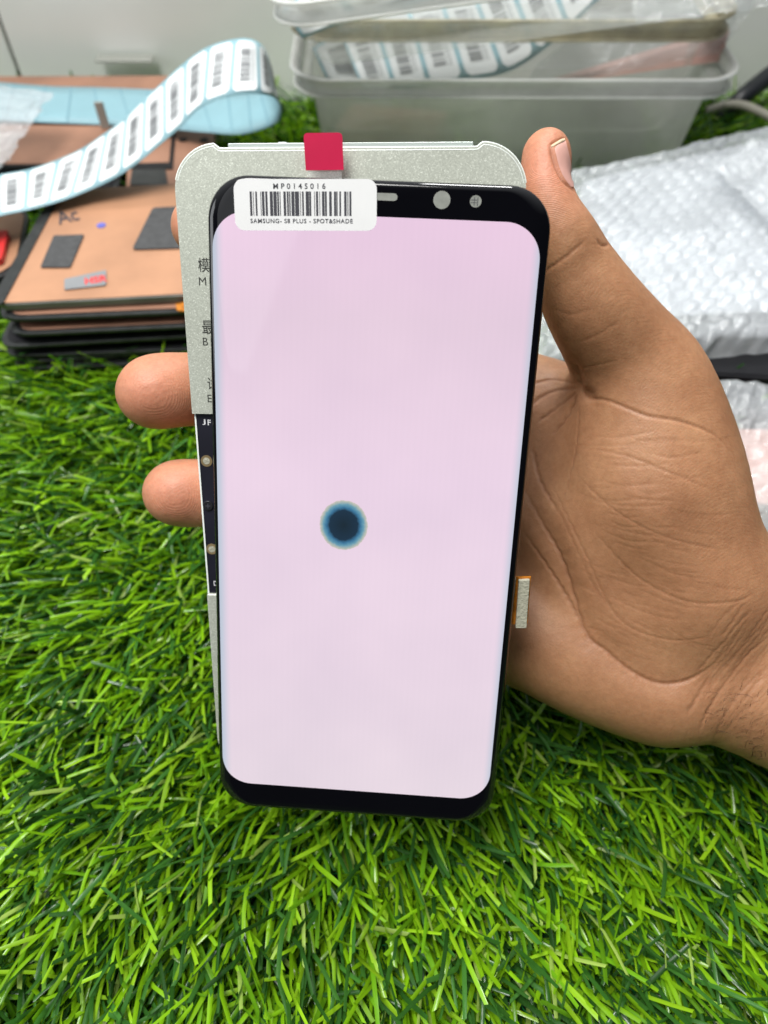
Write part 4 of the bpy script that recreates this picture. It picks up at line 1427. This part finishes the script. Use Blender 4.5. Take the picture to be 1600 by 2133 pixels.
U = YPs([(700, 50), (780, 22), (890, -5), (990, -25), (1085, -80), (1190, -170)], BYF + .016)
Lw = YPs([(760, 196), (830, 188), (940, 172), (1057, 150), (1150, 90), (1252, -5)], BYF - .006)
label_strip('label_strip', U, Lw, 0, 0, 7, .0, 1., 'tilted strip of barcode labels inside the middle food box', m=60, flip=-1)
U = YPs([(590, 20), (660, -30), (760, -70), (900, -110)], pf3[1] + .022)
Lw = YPs([(630, 80), (730, 40), (830, 5), (960, -40)], pf3[1] + .012)
label_strip('label_strip', U, Lw, 0, 0, 3, .0, 1., 'short piece of label strip inside the topmost food box at the upper left corner', m=40, flip=-1)
U = YPs([(650, 100), (730, 62), (850, 58)], BYF + .012)
Lw = YPs([(680, 165), (770, 180), (880, 186)], BYF + .006)
label_strip('label_strip', U, Lw, 0, 0, 2, .0, 1., 'crumpled end of label strip low at the left inside the middle box', m=30, flip=-1)


def crumpled_sheet(name, corners, nu, nv, amp, seed, m, label, cat, bubbles=0., dome=0., group=None, skirt=0., extra=None, fr=1.):
    """a plastic sheet over four 3-D corners (near-left, near-right, far-right, far-left)"""
    c0, c1, c2, c3 = [np.array(c) for c in corners]
    u, v = np.meshgrid(np.linspace(0, 1, nu), np.linspace(0, 1, nv))
    P = (c0[None, None] * ((1 - u) * (1 - v))[..., None] + c1 * (u * (1 - v))[..., None] + c2 * (u * v)[..., None] + c3 * ((1 - u) * v)[..., None])
    nrm = np.cross(c1 - c0, c3 - c0); nrm /= np.linalg.norm(nrm)
    lu, lv = np.linalg.norm(c1 - c0) * 1000, np.linalg.norm(c3 - c0) * 1000
    x, y = u * lu * fr, v * lv * fr
    ridge = 0
    for o_, (f, a) in enumerate(((.035, 1.), (.08, .55), (.17, .35), (.36, .18))):
        wx = x + 9 * vnoise(x * .04, y * .04, seed + 20); wy = y + 9 * vnoise(x * .04, y * .04, seed + 30)
        nse = vnoise(wx * f, wy * f, seed + o_)
        ridge = ridge + a * (1 - np.abs(2 * nse - 1))
    hgt = amp * (ridge - 1.0)
    if bubbles:
        s = 7.6
        yy = y / (s * .866); row = np.floor(yy); xx = x / s + .5 * (row % 2)
        dx = (xx - np.floor(xx) - .5) * s; dy = (yy - row - .5) * s * .866
        rr_ = np.sqrt(dx * dx + dy * dy)
        hgt = hgt + bubbles * np.clip(1 - (rr_ / (s * .44)) ** 2, 0, None) ** .5 * (.1 + 1.1 * vnoise(np.floor(xx) * 1.7, row * 1.3, seed + 50)) * (.35 + .8 * vnoise(x * .05, y * .05, seed + 90))
    hgt = hgt + dome * (np.sin(np.pi * np.clip(u, 0, 1)) * np.sin(np.pi * v)) ** .5
    edge = np.minimum(np.minimum(u, 1 - u) * lu, np.minimum(v, 1 - v) * lv)
    P = P + nrm * (hgt * np.clip(edge / 3, .25, 1) * .001)[..., None]
    # ragged outline
    jit = (vnoise(x * .22, y * .22, seed + 70) - .5) * 3.5
    P[..., 0] += jit * .001 * (edge < 4); P[..., 1] += (vnoise(x * .2 + 9, y * .2, seed + 80) - .5) * .0035 * (edge < 4)
    if skirt:
        fall = np.clip(1 - edge / skirt, 0, 1) ** 2
        P[..., 2] -= fall * skirt * .0012
    V = P.reshape(-1, 3)
    F = [(j * nu + i, j * nu + i + 1, (j + 1) * nu + i + 1, (j + 1) * nu + i) for j in range(nv - 1) for i in range(nu - 1)]
    org = V.mean(0)
    o = mesh(name, V - org, F, m, None, True)
    o.location = org
    if label: tag(o, label, cat, group)
    return o


# pink panel and plastic in the middle box
pk = [YP(1140, 178, BYF + .012), YP(1500, 128, BYF + .012), YP(1520, 66, BYF + .02), YP(1200, 160, BYF + .02)]
V = [np.array(p) for p in pk] + [np.array(p) + np.array([0, .004, .001]) for p in pk]
o = mesh('pink_panel', V, [(0, 1, 2, 3), (7, 6, 5, 4), (0, 4, 5, 1), (1, 5, 6, 2), (2, 6, 7, 3), (3, 7, 4, 0)], M_pink)
tag(o, 'pinkish wrapped panel leaning inside the right half of the middle food box', 'display panel')
crumpled_sheet('plastic_bag', [YP(1080, 190, BYF + .006), YP(1500, 110, BYF + .006), YP(1600, -40, BYF + .03), YP(1230, 20, BYF + .03)], 90, 60, 1.6, 4, M_wrap_thin, 'crinkled clear bag filling the right half of the middle food box', 'plastic bag')
crumpled_sheet('plastic_bag', [YP(1330, 50, pf2[1] - .004), YP(1640, 10, pf2[1] - .010), YP(1700, -90, pf2[1] + .02), YP(1300, -60, pf2[1] + .02)], 80, 40, 2.2, 14, M_wrap_thin, 'shiny clear bag spilling over the dirty rim at the top right corner', 'plastic bag')
# something warm coloured low in the lowest box
wp = G(800, 250, .02)
ob_ = prism('copper_scrap', round_poly([(wp[0] - .03, BY - .02), (wp[0] + .03, BY - .03), (wp[0] + .04, BY), (wp[0] - .02, BY + .01)], .003), .012, .03, M_copper, None, None, .001)
tag(ob_, 'copper coloured scrap lying inside the lowest food box, blurred by its wall', 'metal scrap')
ob_ = prism('dark_panel', round_poly([(BX + .0, BY - .030), (BX + .085, BY - .032), (BX + .085, BY + .02), (BX + .0, BY + .02)], .004), .011, .034, mat('dark_grey', (.2, .2, .2), .5), None, None, .001)
tag(ob_, 'dark grey block inside the right half of the lowest food box', 'electronic part')

# ================================================================== BUBBLE WRAP PARCELS
z1 = .052
cn = [G(1050, 780, z1 - .012), G(1720, 690, z1 - .006), G(1720, 225, z1), G(1168, 352, z1)]
core = prism('wrapped_core', round_poly([tuple(G(1150, 665, .045)[:2]), tuple(G(1700, 660, .040)[:2]), tuple(G(1700, 262, .045)[:2]), tuple(G(1215, 372, .045)[:2])], .004), .022, .044, mat('pale_core', (.58, .61, .64), .5), None, None, .002)
par = crumpled_sheet('bubble_wrap_parcel', cn, 230, 170, 1.75, 2, M_wrap, 'large flat parcel in bubble wrap behind the thumb', 'parcel', bubbles=1.5, skirt=7)
core.parent = par; core.matrix_parent_inverse = Matrix.Translation(par.location).inverted()
fl = crumpled_sheet('loose_flap', [G(1490, 350, .056), G(1640, 500, .056), G(1720, 330, .060), G(1560, 290, .060)], 70, 60, 2.2, 33, M_wrap, None, None)
fl.parent = par; fl.matrix_parent_inverse = Matrix.Translation(par.location).inverted()
# dark phone under the parcel
dp = panel([tuple(G(x, y, .030)[:2]) for x, y in ((1400, 775), (1440, 690), (1760, 715), (1760, 800))], .018, .030, 'black phone panel edge showing under the bubble wrap parcel', M_black, M_black, group='dark panels under the bubble wrap', rad=.004)
dp2 = panel([tuple(G(x, y, .022)[:2]) for x, y in ((1380, 860), (1420, 770), (1760, 790), (1760, 880))], .012, .022, 'black slab between the two bubble wrap parcels at the right edge', M_black, M_edge, group='dark panels under the bubble wrap', rad=.004)
cn = [G(1400, 1130, .030), G(1790, 1150, .030), G(1790, 790, .038), G(1490, 768, .040)]
par2 = crumpled_sheet('bubble_wrap_parcel', cn, 170, 170, 2.3, 8, M_wrap, 'small crumpled bubble wrap parcel with pinkish contents at the right edge', 'parcel', bubbles=.7, skirt=8)
co = prism('wrapped_core', round_poly([tuple(G(x, y, .03)[:2]) for x, y in ((1450, 1040), (1760, 1050), (1760, 890), (1500, 885))], .003), .014, .0285, mat('pink_core', (.72, .40, .32), .4), None, None, .001)
co.parent = par2; co.matrix_parent_inverse = Matrix.Translation(par2.location).inverted()
# bag at the left edge
crumpled_sheet('plastic_bag', [G(-90, 395, .052), G(12, 340, .050), G(112, 192, .060), G(-90, 170, .062)], 80, 80, 1.6, 21, M_wrap, 'milky plastic bag hanging in at the left edge over the blue strip', 'plastic bag')

# ================================================================== CABLES
tg = tube('black_cable', catmull([YP(1500, 250, .50), YP(1545, 205, .50), YP(1600, 160, .515), YP(1700, 85, .53)], 24), .0058, M_cable_black)
tag(tg, 'thick black cable running up to the right behind the food boxes', 'cable')
tg = tube('grey_cable', catmull([YP(1470, 232, .49), YP(1510, 219, .49), YP(1545, 219, .485), YP(1580, 232, .475), YP(1640, 262, .46), YP(1720, 300, .45)], 30), .0026, M_cable_grey)
tag(tg, 'thin grey cable arching over the turf right of the food boxes', 'cable')
bpy.context.view_layer.update()
